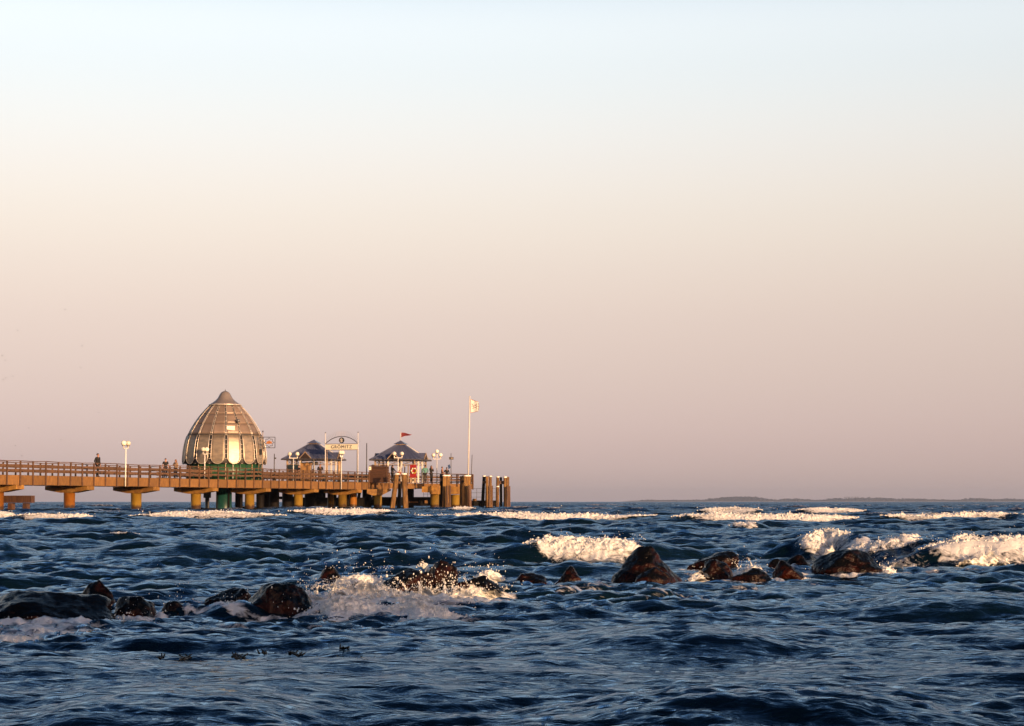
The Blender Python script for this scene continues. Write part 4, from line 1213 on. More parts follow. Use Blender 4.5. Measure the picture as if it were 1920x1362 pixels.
# a cream pane in the upper field, and a small floodlight bracket
vd = Vector((0, 0, DB.z)) - DB
va = math.atan2(-DB.y, -DB.x) - R(-0.7)
aw = va + .17
wn_ = MB(); r = br(4.6) + .06
for dz in (.0,):
    wn_.box((r * math.cos(aw) * .985, r * math.sin(aw) * .985, 4.55), (.05, .72, .62), aw)
wn_.build('window', M['cream'], bell)
ab = va + .40; r = br(5.1)
lampb = MB().cyl((r * math.cos(ab), r * math.sin(ab), 5.2), ((r + .35) * math.cos(ab), (r + .35) * math.sin(ab), 5.25), .03, .03, 6)
lampb.cyl(((r + .28) * math.cos(ab), (r + .28) * math.sin(ab), 5.18), ((r + .28) * math.cos(ab), (r + .28) * math.sin(ab), 5.46), .13, .18, 10)
lampb.build('floodlight', M['grey'], bell)
plr = MB().cyl((0, 0, -5.5), (0, 0, -.28), .70, .70, 28).build('pillar', M['green_dark'], bell)
for sgn in (-1, 1):
    MB().box((.55 * sgn, -.62, -2.5), (.12, .12, 4.4)).build('guide_rail', M['dark_timber'], plr)
# ladder way at the right of the bell
lad = empty('service_ladder', (xat(492, 168.5), 168.5, DECK), 0, 'steel service ladder with two tall masts at the right side of the diving bell', 'ladder')
for x_ in (-.36, -.02): MB().cyl((x_, 0, 0), (x_, 0, 4.35 + .1 * x_), .035, .03, 6).build('mast', M['tan'], lad)
for x_ in (-.36, -.02): MB().box((x_, 0, 4.40), (.10, .1, .14)).build('lamp_head', M['dgrey'], lad)
for k in range(12): MB().cyl((-.36, 0, .35 + .32 * k), (-.02, 0, .35 + .32 * k), .018, .018, 5).build('rung', M['grey'], lad)
MB().box((-.2, .05, 2.55), (.22, .2, .5)).build('camera_box', M['black'], lad)

# ================================================================== KIOSKS
M['gable'] = mat('shaded_gable_boards', (0.035, 0.018, 0.014), .7)  # shade inside the gables is put into the board colour
def kiosk(px, Y, label, open_sides, flag):
    rz = R(-13)
    k = empty('kiosk', (xat(px, Y), Y, DECK), rz, label, 'kiosk', 'kiosks with blue hipped roofs')
    hw, he, hi, za, zb_ = 2.58, 2.46, .50, 2.44, 3.92
    sides = [(0, -1), (1, 0), (0, 1), (-1, 0)]
    # hipped roof: one plane per side, each a solid slab
    for i, (nx, ny) in enumerate(sides):
        t = Vector((-ny, nx, 0)); n = Vector((nx, ny, 0))
        pts = [(hw, hw, za), (hw * .80, hw * .80, za + .36), (hi, hi, zb_)]
        top = []
        for r, w, z in pts:
            top.append((n * r - t * w + Vector((0, 0, z)), n * r + t * w + Vector((0, 0, z))))
        vs_ = [p for pr_ in top for p in pr_]
        lowv = [v - Vector((0, 0, .07)) for v in vs_]
        b = len(vs_)
        fs = [(0, 1, 3, 2), (2, 3, 5, 4), (b, b+2, b+3, b+1), (b+2, b+4, b+5, b+3), (0, b, b+1, 1), (4, 5, b+5, b+4), (0, 2, b+2, b), (2, 4, b+4, b+2), (1, b+1, b+3, 3), (3, b+3, b+5, 5)]
        rf = MB().add(vs_ + lowv, fs).build('roof_plane', M['roof'], k)
        # standing seams
        for j in range(-5, 6):
            w = j / 5.5
            a = n * (hw + .004) + t * (w * hw) + Vector((0, 0, za + .022))
            c = n * (hw * .80) + t * (w * hw * .80) + Vector((0, 0, za + .382))
            d = n * hi + t * (w * hi) + Vector((0, 0, zb_ + .022))
            MB().beam(a, c, .035, .035).beam(c, d, .035, .035).build('seam', M['roof'], rf)
        # eaves board
        MB().beam(n * (hw + .03) - t * (hw - .02) + Vector((0, 0, za - .09)), n * (hw + .03) + t * (hw - .02) + Vector((0, 0, za - .09)), .05, .13).build('eaves_board', M['roof_trim'], k)
        # gabled dormer over the eaves
        gz = za + .66; gw = .62
        fr_ = n * (hw + .06); bk = n * (hw * .38)
        A_, B_, C_ = fr_ - t * gw + Vector((0, 0, za)), fr_ + t * gw + Vector((0, 0, za)), fr_ + Vector((0, 0, gz))
        D_ = bk + Vector((0, 0, gz)); Ea, Eb = n * (hw * .74) - t * gw + Vector((0, 0, za)), n * (hw * .74) + t * gw + Vector((0, 0, za))
        dm = MB().add([A_, B_, C_, D_, Ea, Eb], [(0, 2, 3, 4), (1, 5, 3, 2), (0, 4, 5, 1), (4, 3, 5)]).build('dormer', M['roof'], k)
        o1 = n * .03
        MB().add([A_ + o1 + t * .06, B_ + o1 - t * .06, C_ + o1 - Vector((0, 0, .06)), A_ + n * .06 + t * .06, B_ + n * .06 - t * .06, C_ + n * .06 - Vector((0, 0, .06))],
                 [(0, 2, 1), (3, 4, 5), (0, 1, 4, 3), (1, 2, 5, 4), (2, 0, 3, 5)]).build('gable', M['gable'], dm)
        MB().beam(A_ + n * .08, C_ + n * .08, .05, .07).beam(C_ + n * .08, B_ + n * .08, .05, .07).build('verge', M['tan'], dm)
    MB().box((0, 0, za - .03), (2 * hw - .15, 2 * hw - .15, .04)).build('ceiling', M['roof_trim'], k)
    # lantern on top
    MB().box((0, 0, zb_ + .02), (.86, .86, .16)).build('lantern', M['tan'], k)
    c4 = [(-.62, -.62, zb_ + .10), (.62, -.62, zb_ + .10), (.62, .62, zb_ + .10), (-.62, .62, zb_ + .10), (0, 0, zb_ + .50)]
    MB().add(c4, [(0, 1, 4), (1, 2, 4), (2, 3, 4), (3, 0, 4), (3, 2, 1, 0)]).build('lantern_roof', M['roof'], k)
    # columns, tie rail and the crossed frieze
    cw = he - .35
    cols = []
    for (sx, sy) in ((-1, -1), (1, -1), (1, 1), (-1, 1)):
        cols += [(sx * cw, sy * cw)]
    mids = [(-.72, -cw), (.72, -cw), (-.72, cw), (.72, cw), (cw, -.72), (cw, .72), (-cw, -.72), (-cw, .72)]
    for (x_, y_) in cols + mids:
        MB().box((x_, y_, za / 2 - .05), (.14, .14, za - .12)).build('column', M['tan'] if (x_, y_) in cols else M['white'], k)
    def frieze(a, b):
        a, b = Vector(a), Vector(b)
        d = (b - a).normalized() * .09
        a, b = a + d, b - d
        f = MB().beam(a + Vector((0, 0, 1.86)), b + Vector((0, 0, 1.86)), .05, .05)
        f.beam(a + Vector((0, 0, 1.90)), b + Vector((0, 0, 2.28)), .025, .025)
        f.beam(a + Vector((0, 0, 2.28)), b + Vector((0, 0, 1.90)), .025, .025)
        m_ = (a + b) / 2 + Vector((0, 0, 2.09))
        f.ball(m_, .06, 8, 6)
        f.build('frieze', M['tan'], k)
    for s_ in (-1, 1):
        for x0, x1 in ((-cw, -.72), (-.72, .72), (.72, cw)):
            frieze((x0, s_ * cw, 0), (x1, s_ * cw, 0)); frieze((s_ * cw, x0, 0), (s_ * cw, x1, 0))
    if not open_sides:
        # glazed left part with low panels
        for x0, x1 in ((-cw + .08, -1.45), (-1.41, -.80)):
            MB().box(((x0 + x1) / 2, -cw, .62), (x1 - x0, .05, 1.1)).build('wall_panel', M['teal_glass'], k)
            MB().box(((x0 + x1) / 2, -cw, 1.50), (x1 - x0, .03, .62)).build('pane', M['teal_glass'], k)
        for y0, y1 in ((-cw + .08, -.80), (-.64, .64), (.80, cw - .08)):
            MB().box((-cw, (y0 + y1) / 2, .95), (.05, y1 - y0, 1.7)).build('wall_panel', M['black'], k)
        MB().box((-1.0, .2, .55), (1.9, 1.6, 1.1)).build('counter', M['black'], k)
        MB().box((.15, -.4, 1.98), (.7, .5, .3)).build('awning', M['teal_glass'], k)
    else:
        # slatted screen at the right front
        for j in range(4): MB().box((1.05 + j * .27, -cw + .35 * j, .95), (.10, .10, 1.75)).build('slat', M['tan'], k)
        MB().box((-.2, 1.0, .25), (2.0, .45, .45)).build('bench', M['rail'], k)
    if flag:
        z = zb_ + .46
        pole = MB().cyl((0, 0, z), (0, 0, z + .95), .035, .025, 8).build('pennant_pole', M['white'], k)
        nu, nv = 14, 6
        V_ = []
        for th in (0, .012):
            for i in range(nu + 1):
                u = i / nu
                for j in range(nv + 1):
                    v = j / nv
                    hgt = .50 * (1 - u * .92)
                    V_.append((.04 + 1.08 * u, .12 * math.sin(u * 6) * u + th, z + .90 - .06 - .5 * u * (1 - .55 * u) * .55 - hgt * v + .06 * math.sin(u * 5)))
        W_ = nv + 1; off = (nu + 1) * W_; fs = []
        for i in range(nu):
            for j in range(nv):
                a = i * W_ + j
                fs += [(a, a + 1, a + W_ + 1, a + W_), (off + a, off + a + W_, off + a + W_ + 1, off + a + 1)]
        pn = MB().add(V_, fs, True).build('pennant', M['flag_red'], pole)
        pn.rotation_euler = (0, 0, R(13))
    return k
kiosk(588, 191.0, 'blue-roofed kiosk with glazed left side, between the diving bell and the name arch', False, False)
kiosk(751, 193.5, 'open blue-roofed kiosk flying a dark red pennant near the pier tip', True, True)

# ================================================================== NAME ARCH
s_arch = 45.6
ac = pw(s_arch, 0, DECK)
arch = empty('name_arch', ac, A_PIER - R(90) + R(0), 'white arched gate with cream name board and round emblem over the pier', 'sign')
# local x runs from the far side (left in view) to the near side, y along the pier
AW = 1.82
for sx in (-1, 1):
    MB().cyl((sx * AW, 0, 0), (sx * AW, 0, 4.92), .042, .034, 10).build('post', M['white'], arch)
    MB().ball((sx * AW, 0, 4.96), .06, 8, 6).build('finial', M['dgrey'], arch)
    MB().cyl((sx * (AW - .14), .10, 0), (sx * (AW - .14), .10, 3.2), .032, .032, 8).build('stay', M['tan'], arch)
ZB0, ZB1 = 3.26, 3.79
bd = MB().box((0, 0, (ZB0 + ZB1) / 2), (2 * AW - .10, .06, ZB1 - ZB0)).build('name_board', M['cream'], arch)
MB().box((0, 0, ZB0 - .03), (2 * AW - .1, .08, .05)).box((0, 0, ZB1 + .03), (2 * AW - .1, .08, .05)).build('board_frame', M['dgrey'], arch)
am = MB(); apts = []
R_ = (AW ** 2 + .72 ** 2) / (2 * .72)
for i in range(25):
    x_ = -AW + 2 * AW * i / 24
    apts.append(Vector((x_, 0, ZB1 + .06 + math.sqrt(R_ ** 2 - x_ ** 2) - (R_ - .72))))
am.tube(apts, .038)
am.build('arch', M['dgrey'], arch)
for i in range(31):                         # fan of thin rays above the arch
    a = R(22 + 136 * i / 30)
    cz = -1.0
    c = Vector((0, 0, ZB1 - 1.2)); d = Vector((math.cos(a), 0, math.sin(a)))
    # start on the arch
    x_ = None
    for t_ in np.linspace(1.2, 3.2, 120):
        p = c + d * float(t_)
        if abs(p.x) < AW and p.z > ZB1 + .06 + math.sqrt(R_ ** 2 - p.x ** 2) - (R_ - .72): x_ = p; break
    if x_ is not None:
        MB().cyl(x_, x_ + d * (.62 - .25 * abs(i - 15) / 15), .010, .008, 5).build('ray', M['tan'] if 12 < i < 19 else M['grey'], arch)
em = MB().cyl((0, -.05, ZB1 + .40), (0, .05, ZB1 + .40), .285, .285, 28).build('emblem', M['black'], arch)
st = MB()
for i in range(6):
    a = R(60 * i + 90); d = Vector((math.cos(a), 0, math.sin(a))); c = Vector((0, -.062, ZB1 + .40))
    st.beam(c + d * .03, c + d * .21, .03, .02)
    for sg in (-1, 1):
        e_ = Vector((math.cos(a + sg * .6), 0, math.sin(a + sg * .6)))
        st.beam(c + d * .11, c + d * .11 + e_ * .08, .025, .018)
st.build('star', M['white'], em)
def text_mesh(body, size, depth, name):
    cu = bpy.data.curves.new(name, 'FONT'); cu.body = body; cu.size = size; cu.extrude = depth; cu.align_x = 'CENTER'; cu.align_y = 'CENTER'; cu.space_character = 1.22
    o = bpy.data.objects.new(name, cu); COL.objects.link(o)
    dg = bpy.context.evaluated_depsgraph_get()
    me = bpy.data.meshes.new_from_object(o.evaluated_get(dg))
    bpy.data.objects.remove(o)
    return me
tm = text_mesh('GR\u00d6MITZ', .46, .012, 'lettering')
link('lettering', tm, M['dgrey'], bd, (0, -.045, (ZB0 + ZB1) / 2 - .01), (R(90), 0, 0))

# ---- square emblem sign on the bell's right
sg = empty('emblem_sign', (xat(503.5, 167.8), 167.8, zat(840, 167.8)), 0, 'square openwork sign with a scalloped ring and orange emblem beside the diving bell', 'sign')
w_, h_ = 1.06, .96
fr = MB()
for a, b in (((-w_/2, 0, 0), (w_/2, 0, 0)), ((w_/2, 0, 0), (w_/2, 0, h_)), ((w_/2, 0, h_), (-w_/2, 0, h_)), ((-w_/2, 0, h_), (-w_/2, 0, 0))): fr.cyl(a, b, .03, .03, 6)
fr.build('frame', M['black'], sg)
rg_ = MB(); pts = []
for i in range(49):
    t = 2 * math.pi * i / 48; r = .36 + .055 * math.cos(8 * t)
    pts.append(Vector((r * math.cos(t), 0, h_/2 + r * math.sin(t))))
rg_.tube(pts[:-1], .024, 5, True)
rg_.build('scalloped_ring', M['dgrey'], sg)
bars = MB()
for a, b in (((-w_/2, 0, h_*.5), (-.40, 0, h_*.5)), ((w_/2, 0, h_*.5), (.40, 0, h_*.5)), ((0, 0, 0), (0, 0, .10)), ((0, 0, h_), (0, 0, h_-.10))): bars.cyl(a, b, .015, .015, 5)
bars.build('spokes', M['dgrey'], sg)
emb = MB()
for x_, z_, rx, rzz in ((-.14, .50, .10, .09), (.02, .56, .11, .10), (.16, .50, .10, .08), (-.02, .42, .22, .07), (.2, .42, .07, .05), (-.22, .40, .06, .05)):
    emb.ball((x_, 0, z_), 1.0, 10, 6, (rx, .04, rzz))
emb.build('emblem', M['orange'], sg)
MB().cyl((-w_/2 - .35, .02, h_ - .05), (-w_/2, .02, h_ - .05), .025, .025, 6).build('bracket', M['dgrey'], sg)

# ================================================================== LAMPS
def lamp(base, ztop, dx, ang, label, n=2, mast=None):
    """white lamp post with globes on a short crossbar"""
    o = empty('lamp_post', base, ang, label, 'street lamp', 'globe lamps on the pier')
    H_ = ztop - base[2]
    MB().cyl((0, 0, 0), (0, 0, H_ - .36), .05, .042, 10).build('pole', M['white'], o)
    MB().cyl((0, 0, 1.5), (0, 0, 1.58), .075, .075, 10).build('collar', M['white'], o)
    ar = MB().beam((-dx, 0, H_ - .42), (dx, 0, H_ - .42), .05, .06)
    for sx in (-1, 1): ar.cyl((sx * dx, 0, H_ - .45), (sx * dx, 0, H_ - .18), .045, .06, 8)
    ar.build('arm', M['white'], o)
    for sx in (-1, 1):
        gl = MB().ball((sx * dx, 0, H_), .205, 18, 12).build('globe', M['globe'], o)
        MB().cyl((sx * dx, 0, H_ - .245), (sx * dx, 0, H_ - .19), .10, .13, 10).build('socket', M['dgrey'], gl)
    if n == 3:
        MB().cyl((0, 0, H_ - .4), (0, 0, H_ + .18), .045, .045, 8).build('stem', M['white'], o)
        gl = MB().ball((0, 0, H_ + .40), .20, 18, 12).build('globe', M['globe'], o)
        MB().cyl((0, 0, H_ + .16), (0, 0, H_ + .21), .10, .13, 10).build('socket', M['dgrey'], gl)
    return o
def s_for(px, n):                       # pier station that appears in column px
    lo, hi = -30.0, 70.0
    for _ in range(50):
        m_ = (lo + hi) / 2; p = pw(m_, n)
        q = 960 + p.x / (p.y * math.cos(PITCH)) * FPX
        if q < px: lo = m_
        else: hi = m_
    return (lo + hi) / 2
lamp(pw(s_for(234.5, -2.14), -2.14, DECK - .72), 5.35, .30, A_PIER, 'double globe lamp on a white post at the left part of the pier')
lamp(pw(s_for(383, 1.6), 1.6, DECK - .02), 5.36, .30, A_PIER, 'double globe lamp on a white post in front of the diving bell')
lamp(pw(s_for(639.5, -2.14), -2.14, DECK - .72), 5.52, .24, A_PIER, 'double globe lamp on a white post below the name board')
lamp((xat(549.5, 186.0), 186.0, DECK - .02), zat(851.5, 186), .38, 0, 'double globe lamp with wide arms at the left of the glazed kiosk')
lamp((xat(746, 189.6), 189.6, DECK - .02), zat(851, 189.6), .385, 0, 'double globe lamp with wide arms in front of the open kiosk')
lamp((xat(819, 197.5), 197.5, DECK - .02), zat(853.6, 197.5), .385, 0, 'triple globe lamp standing right of the open kiosk', 3)

# ================================================================== FLAG AND POLES
fp = empty('flagpole', (xat(877.5, 198.0), 198.0, DECK - .3), 0, 'tall white flagpole with a cream flag at the tip of the pier', 'flagpole')
fz = zat(745, 198) - (DECK - .3)
MB().cyl((0, 0, 0), (.17, 0, fz), .075, .055, 12).build('pole', M['white'], fp)
MB().ball((.17, 0, fz + .04), .08, 10, 6).build('truck', M['white'], fp)
def flag_pt(u, v, th=0.0):
    top = fz - .22 - .30 * u; bot = fz - 1.66 + .16 * u
    x = .26 + .80 * u * (1 + .10 * math.sin(math.pi * v) * u)
    return Vector((x, .10 * math.sin(u * 5.5) * u + th, top + (bot - top) * v))
nu, nv = 16, 12; V_ = []
for th in (0, .015):
    for i in range(nu + 1):
        for j in range(nv + 1): V_.append(flag_pt(i / nu, j / nv, th))
W_ = nv + 1; off = (nu + 1) * W_; fs = []
for i in range(nu):
    for j in range(nv):
        a = i * W_ + j
        fs += [(a, a + 1, a + W_ + 1, a + W_), (off + a, off + a + W_, off + a + W_ + 1, off + a + 1)]
flag = MB().add(V_, fs, True).build('flag', M['flag'], fp)
M['brown_cloth'] = mat('brown_print', (0.10, 0.03, 0.02), .8); M['orange_cloth'] = mat('red_hem', (0.50, 0.16, 0.09), .8)
for a, b in (((0, 0), (1, 0)), ((0, 1), (1, 1)), ((0, 0), (0, 1))):
    pts = [flag_pt(a[0] + (b[0]-a[0]) * i / 10, a[1] + (b[1]-a[1]) * i / 10, -.004) for i in range(11)]
    MB().tube(pts, .02, 5).build('hem', M['orange_cloth'], flag)
mot = MB(); cu_, cv_ = .56, .5
pts = [flag_pt(cu_ + .17 * math.cos(2 * math.pi * i / 20), cv_ + .115 * math.sin(2 * math.pi * i / 20), -.012) for i in range(21)]
mot.tube(pts[:-1], .02, 5, True)
for a in (150, 55, 225, -50, 180, 0):
    a = R(a); p = flag_pt(cu_ + .22 * math.cos(a), cv_ - .15 * math.sin(a), -.012); q = flag_pt(min(1, cu_ + .46 * math.cos(a)), cv_ - .31 * math.sin(a), -.012); mot.cyl(p, q, .019, .019, 5)
pts = [flag_pt(1.0 - .02 * abs(v - .5), v, -.012) for v in np.linspace(.12, .9, 8)]
mot.tube(pts, .02, 5)
mot.build('wheel_motif', M['brown_cloth'], flag)

def pole_thing(name, px, Y, py_top, label, m, r=.045, plate=None, lean=0.0):
    base = Vector((xat(px, Y), Y, DECK - .02))
    o = empty(name, base, 0, label, 'pole')
    H_ = zat(py_top, Y) - base.z
    MB().cyl((0, 0, 0), (lean, 0, H_), r, r * .8, 8).build('shaft', m, o)
    MB().cyl((0, 0, 0), (0, 0, .06), r * 2.2, r * 2.2, 10).build('foot_plate', m, o)
    return o, H_
o, H_ = pole_thing('signal_pole', 513.6, 172, 851, 'thin dark pole with a bracket right of the diving bell', M['dgrey'], .05)
MB().box((.09, 0, H_ - .42), (.16, .08, .14)).build('bracket', M['dgrey'], o)
o, H_ = pole_thing('mast', 687, 190, 832, 'plain dark mast between the name arch and the open kiosk', M['dgrey'], .055)
MB().ball((0, 0, H_), .05, 8, 6).build('cap', M['dgrey'], o)
o, H_ = pole_thing('notice_pole', 845.5, 199, 850, 'thin pole with a small dark notice board near the pier tip', M['dgrey'], .04)
MB().box((.03, -.05, H_ - .55), (.48, .03, .27)).build('notice_board', M['dgrey'], o)
MB().box((.10, -.07, H_ - .55), (.20, .012, .10)).build('notice_print', M['tan'], o)
o, H_ = pole_thing('leaning_pole', 883, 200.5, 853, 'thin leaning dark pole just right of the flagpole', M['dgrey'], .04, lean=.12)
MB().box((.04, 0, 1.0), (.10, .1, .05)).build('clamp', M['dgrey'], o)
o, H_ = pole_thing('streetlight', 628, 193, 862, 'slim post with flat crossbar under the right eaves of the glazed kiosk', M['dgrey'], .05)
MB().beam((-.34, 0, H_ - .03), (.40, 0, H_ - .03), .12, .08).build('crossbar', M['dgrey'], o)
o, H_ = pole_thing('column_post', 635, 192, 859, 'stout sandy post at the right corner of the glazed kiosk', M['tan'], .16)
MB().box((0, 0, H_ + .05), (.4, .4, .1)).build('capital', M['box'], o)

# ================================================================== THINGS ON THE DECK
b1 = empty('ticket_booth', (xat(573.5, 187.0), 187.0, DECK - .01), R(-5), 'ochre timber booth in front of the glazed kiosk', 'booth')
MB().box((0, 0, .98), (.98, .8, 1.92)).build('cabin', M['booth'], b1)
MB().box((0, 0, 1.97), (1.06, .9, .06)).build('lid', M['dgrey'], b1)
for x_ in (-.5, .5): MB().box((x_, -.405, .98), (.05, .02, 1.9)).build('corner_trim', M['tan'], b1)
b2 = empty('storage_chest', (xat(709, 187.8), 187.8, DECK - .01), R(-13), 'large brown timber chest with a white lamp, left of the open kiosk', 'chest')
for i_ in range(6): MB().box((.1, 0, .14 + .27 * i_), (1.75, .9, .26)).build('board', M['box'], b2)
MB().box((.1, 0, 1.68), (1.82, .98, .06)).build('lid', M['box'], b2)
for x_ in (-.79, .99): MB().box((x_, -.46, .83), (.06, .03, 1.6)).build('batten', M['rail'], b2)
MB().ball((-.55, 0, 1.72), .16, 10, 6, (1.2, 1, .6)).build('hatch_cover', M['dgrey'], b2)
wl_ = MB().box((-.72, -.49, 1.42), (.24, .05, .34)).build('wall_lamp', M['cream'], b2)
MB().cyl((-.72, -.525, 1.42), (-.72, -.515, 1.42), .05, .05, 8).build('lens', M['dgrey'], wl_)
lbo = empty('lifebuoy_board', (xat(774.5, 190.0), 190.0, DECK - .01), R(-8), 'red rescue board holding a yellow and white lifebuoy by the open kiosk', 'lifebuoy')
MB().box((0, 0, 1.18), (.68, .06, 1.30)).build('board', M['red'], lbo)
for x_ in (-.28, .28): MB().box((x_, .07, .9), (.07, .07, 1.8)).build('post', M['tan'], lbo)
ry_ = Matrix.Rotation(R(90), 3, 'X')
tb = MB().torus((.08, -.09, 1.22), .25, .075, ry_, 24, 8).build('ring', M['yellow'], lbo)
for a in (60, 120, 180, 240):
    a = R(a); MB().ball((.08 + .25 * math.cos(a), -.10, 1.22 + .25 * math.sin(a)), .092, 8, 6).build('band', M['white'], tb)
for i_, (px, Y, lab) in enumerate(((500, 179, 'low timber bench seen through the railing right of the diving bell'), (527, 182, 'low timber bench left of the lamp with wide arms'), (660, 190, 'dark bench behind the railing under the right half of the name arch'), (690, 191, 'dark bench behind the railing beside the plain mast'))):
    bn = empty('bench', (xat(px, Y), Y, DECK - .01), R(-13), lab, 'bench', 'benches on the pier head')
    mm = M['rail'] if i_ < 2 else M['dgrey']
    for j in range(3): MB().box((0, -.2 + j * .2, .45), (1.7, .17, .05)).build('seat_slat', mm, bn)
    for j in range(2): MB().box((0, .30, .62 + j * .2), (1.7, .04, .14)).build('back_slat', mm, bn)
    for x_ in (-.7, .7): MB().box((x_, 0, .21), (.09, .5, .42)).build('leg', mm, bn); MB().box((x_, .33, .45), (.08, .05, .85)).build('back_post', mm, bn)
bkt = empty('litter_bin', (xat(608, 186.5), 186.5, DECK - .01), 0, 'round dark litter bin by the left post of the name arch', 'litter bin')
MB().lathe([(.20, 0), (.24, .1), (.27, .75), (.28, .78)], 16).build('drum', M['dgrey'], bkt); MB().torus((0, 0, .78), .27, .03, None, 16, 6).build('rim', M['grey'], bkt)

# ================================================================== MOORING DOLPHINS
def dolphin(Y, timbers, label, braces=()):
    xs_ = [t[0] for t in timbers]
    root = empty('mooring_dolphin', (xat(sum(xs_) / len(xs_), Y), Y, 0), 0, label, 'mooring post', 'mooring dolphins at the pier tip')
    for (pt, pb, w, top, dy, m, cap_) in timbers:
        y = Y + dy
        zt = zat(top, y)
        a = Vector((xat(pb, y), y, -2.2)) - root.location; b = Vector((xat(pt, y), y, zt)) - root.location
        # the foot column is given at the water line: carry the lean down to the bed
        lean = (b.x - a.x) / (zt - 0.0); a.x = a.x - lean * 2.2 * .999 if abs(lean) > 0 else a.x
        r = w * y / FPX / 2
        n = 10; d = (b - a)
        mb = MB(); rows_ = 9
        ph = random.uniform(0, 6)
        Vq = []
        for i in range(rows_ + 1):
            t = i / rows_
            c = a + d * t
            rr = r * (1.05 - .08 * t)
            for j in range(n):
                an = 2 * math.pi * (j + .5) / n
                wv = 1 + .05 * math.sin(3 * an + ph + 4 * t) + .03 * math.sin(9 * t + ph)
                # squared timber with rounded arrises
                k_ = 1.0 / max(abs(math.cos(an)), abs(math.sin(an))) ** .55
                Vq.append((c.x + rr * k_ * wv * math.cos(an), c.y + rr * k_ * wv * math.sin(an), c.z))
        Fq_ = [(i*n + j, i*n + (j+1) % n, (i+1)*n + (j+1) % n, (i+1)*n + j) for i in range(rows_) for j in range(n)]
        Fq_ += [tuple(reversed(range(n))), tuple(range(rows_*n, rows_*n + n))]
        t_o = MB().add(Vq, Fq_).build('timber', M[m], root)
        if cap_:
            MB().cyl(b + Vector((0, 0, -.06)), b + Vector((0, 0, .06)), r * 1.22, r * 1.12, 10, False).build('cap', M['white'], t_o)
    for (px, py, w, h, dy) in braces:
        y = Y + dy; p = Vector((xat(px, y), y, zat(py, y))) - root.location
        MB().box(p, (w * y / FPX, .5, h * y / FPX)).build('tie_beam', M['wale'], root)
    return root
T = 'pile_timber'; Wt = 'wale'; Dk = 'dark_timber'
dolphin(184.5, [(744, 735.5, 9, 889, 0, T, True), (757, 761, 10, 889, .3, T, True), (750, 748, 7, 905, 1.6, Dk, False)], 'two leaning mooring timbers with white caps in front of the open kiosk', [(750, 905, 10, 4, .6)])
dolphin(192.0, [(829.5, 830, 8, 891.5, .5, Dk, False), (833.5, 832.5, 8, 892, -.4, T, True), (840, 840.5, 8, 892, -.1, T, True), (838, 838, 4, 911, -1.0, Wt, False), (843.5, 844, 4, 911, -.9, Wt, False)], 'cluster of mooring timbers left of the flagpole, below the triple lamp', [(829, 900, 8, 5, 0)])
dolphin(195.0, [(865.5, 865, 7, 893, .9, T, False), (873.5, 872.5, 8.5, 892.5, 0, T, True), (879.5, 880, 6, 892.5, .4, T, True), (880.5, 881, 7, 910.5, -.7, Wt, False), (868.5, 868, 5, 892, 1.6, Dk, False)], 'cluster of mooring timbers right below the flagpole', [(867, 903, 7, 4, .6)])
dolphin(200.0, [(907.5, 904.5, 6, 893, 1.2, Dk, True), (913.2, 913, 6, 893.5, 0, T, False), (919.5, 919.2, 5.6, 893.5, .2, T, True), (918, 918, 4.5, 911, -.8, Wt, False), (923, 923, 2.6, 911, -.6, Wt, False)], 'freestanding group of mooring timbers beyond the pier tip', [(907.5, 904.5, 6, 4.5, .6)])
dolphin(202.0, [(933.3, 932.5, 6, 894.5, .4, T, True), (939.2, 939.5, 5, 895, 1.2, Dk, False), (947, 947, 6, 895, 0, T, True), (952.3, 952.5, 5, 894.5, .3, T, False), (933, 932.6, 6, 912.5, -.9, T, True), (952, 951.5, 5.5, 912, -.8, Wt, False), (955.4, 955.6, 3, 912, -.6, Wt, False)], 'outermost group of mooring timbers, right end of the pier', [(940, 905, 9, 6, .5)])

# ================================================================== PEOPLE
def skinned(name, verts, edges, radii, root_i, mat_, parent, sub=1):
    me = bpy.data.meshes.new(name)
    me.from_pydata([tuple(v) for v in verts], edges, [])
    o = bpy.data.objects.new(name + '_tmp', me); COL.objects.link(o)
    md = o.modifiers.new('s', 'SKIN'); md.use_smooth_shade = True
    for i, v in enumerate(me.skin_vertices[0].data):
        r = radii[i]; v.radius = r if isinstance(r, tuple) else (r, r); v.use_root = (i == root_i)
    sb = o.modifiers.new('u', 'SUBSURF'); sb.levels = sub; sb.render_levels = sub
    dg = bpy.context.evaluated_depsgraph_get()
    out = bpy.data.meshes.new_from_object(o.evaluated_get(dg)); out.name = name
    bpy.data.objects.remove(o)
    out.polygons.foreach_set('use_smooth', [True] * len(out.polygons))
    return link(name, out, mat_, parent)
CLOTH = {}
def cloth(c):
    if c not in CLOTH: CLOTH[c] = mat('cloth_%d' % len(CLOTH), c, .85, tuple(x * .7 for x in c), 12, bump=.2)
    return CLOTH[c]
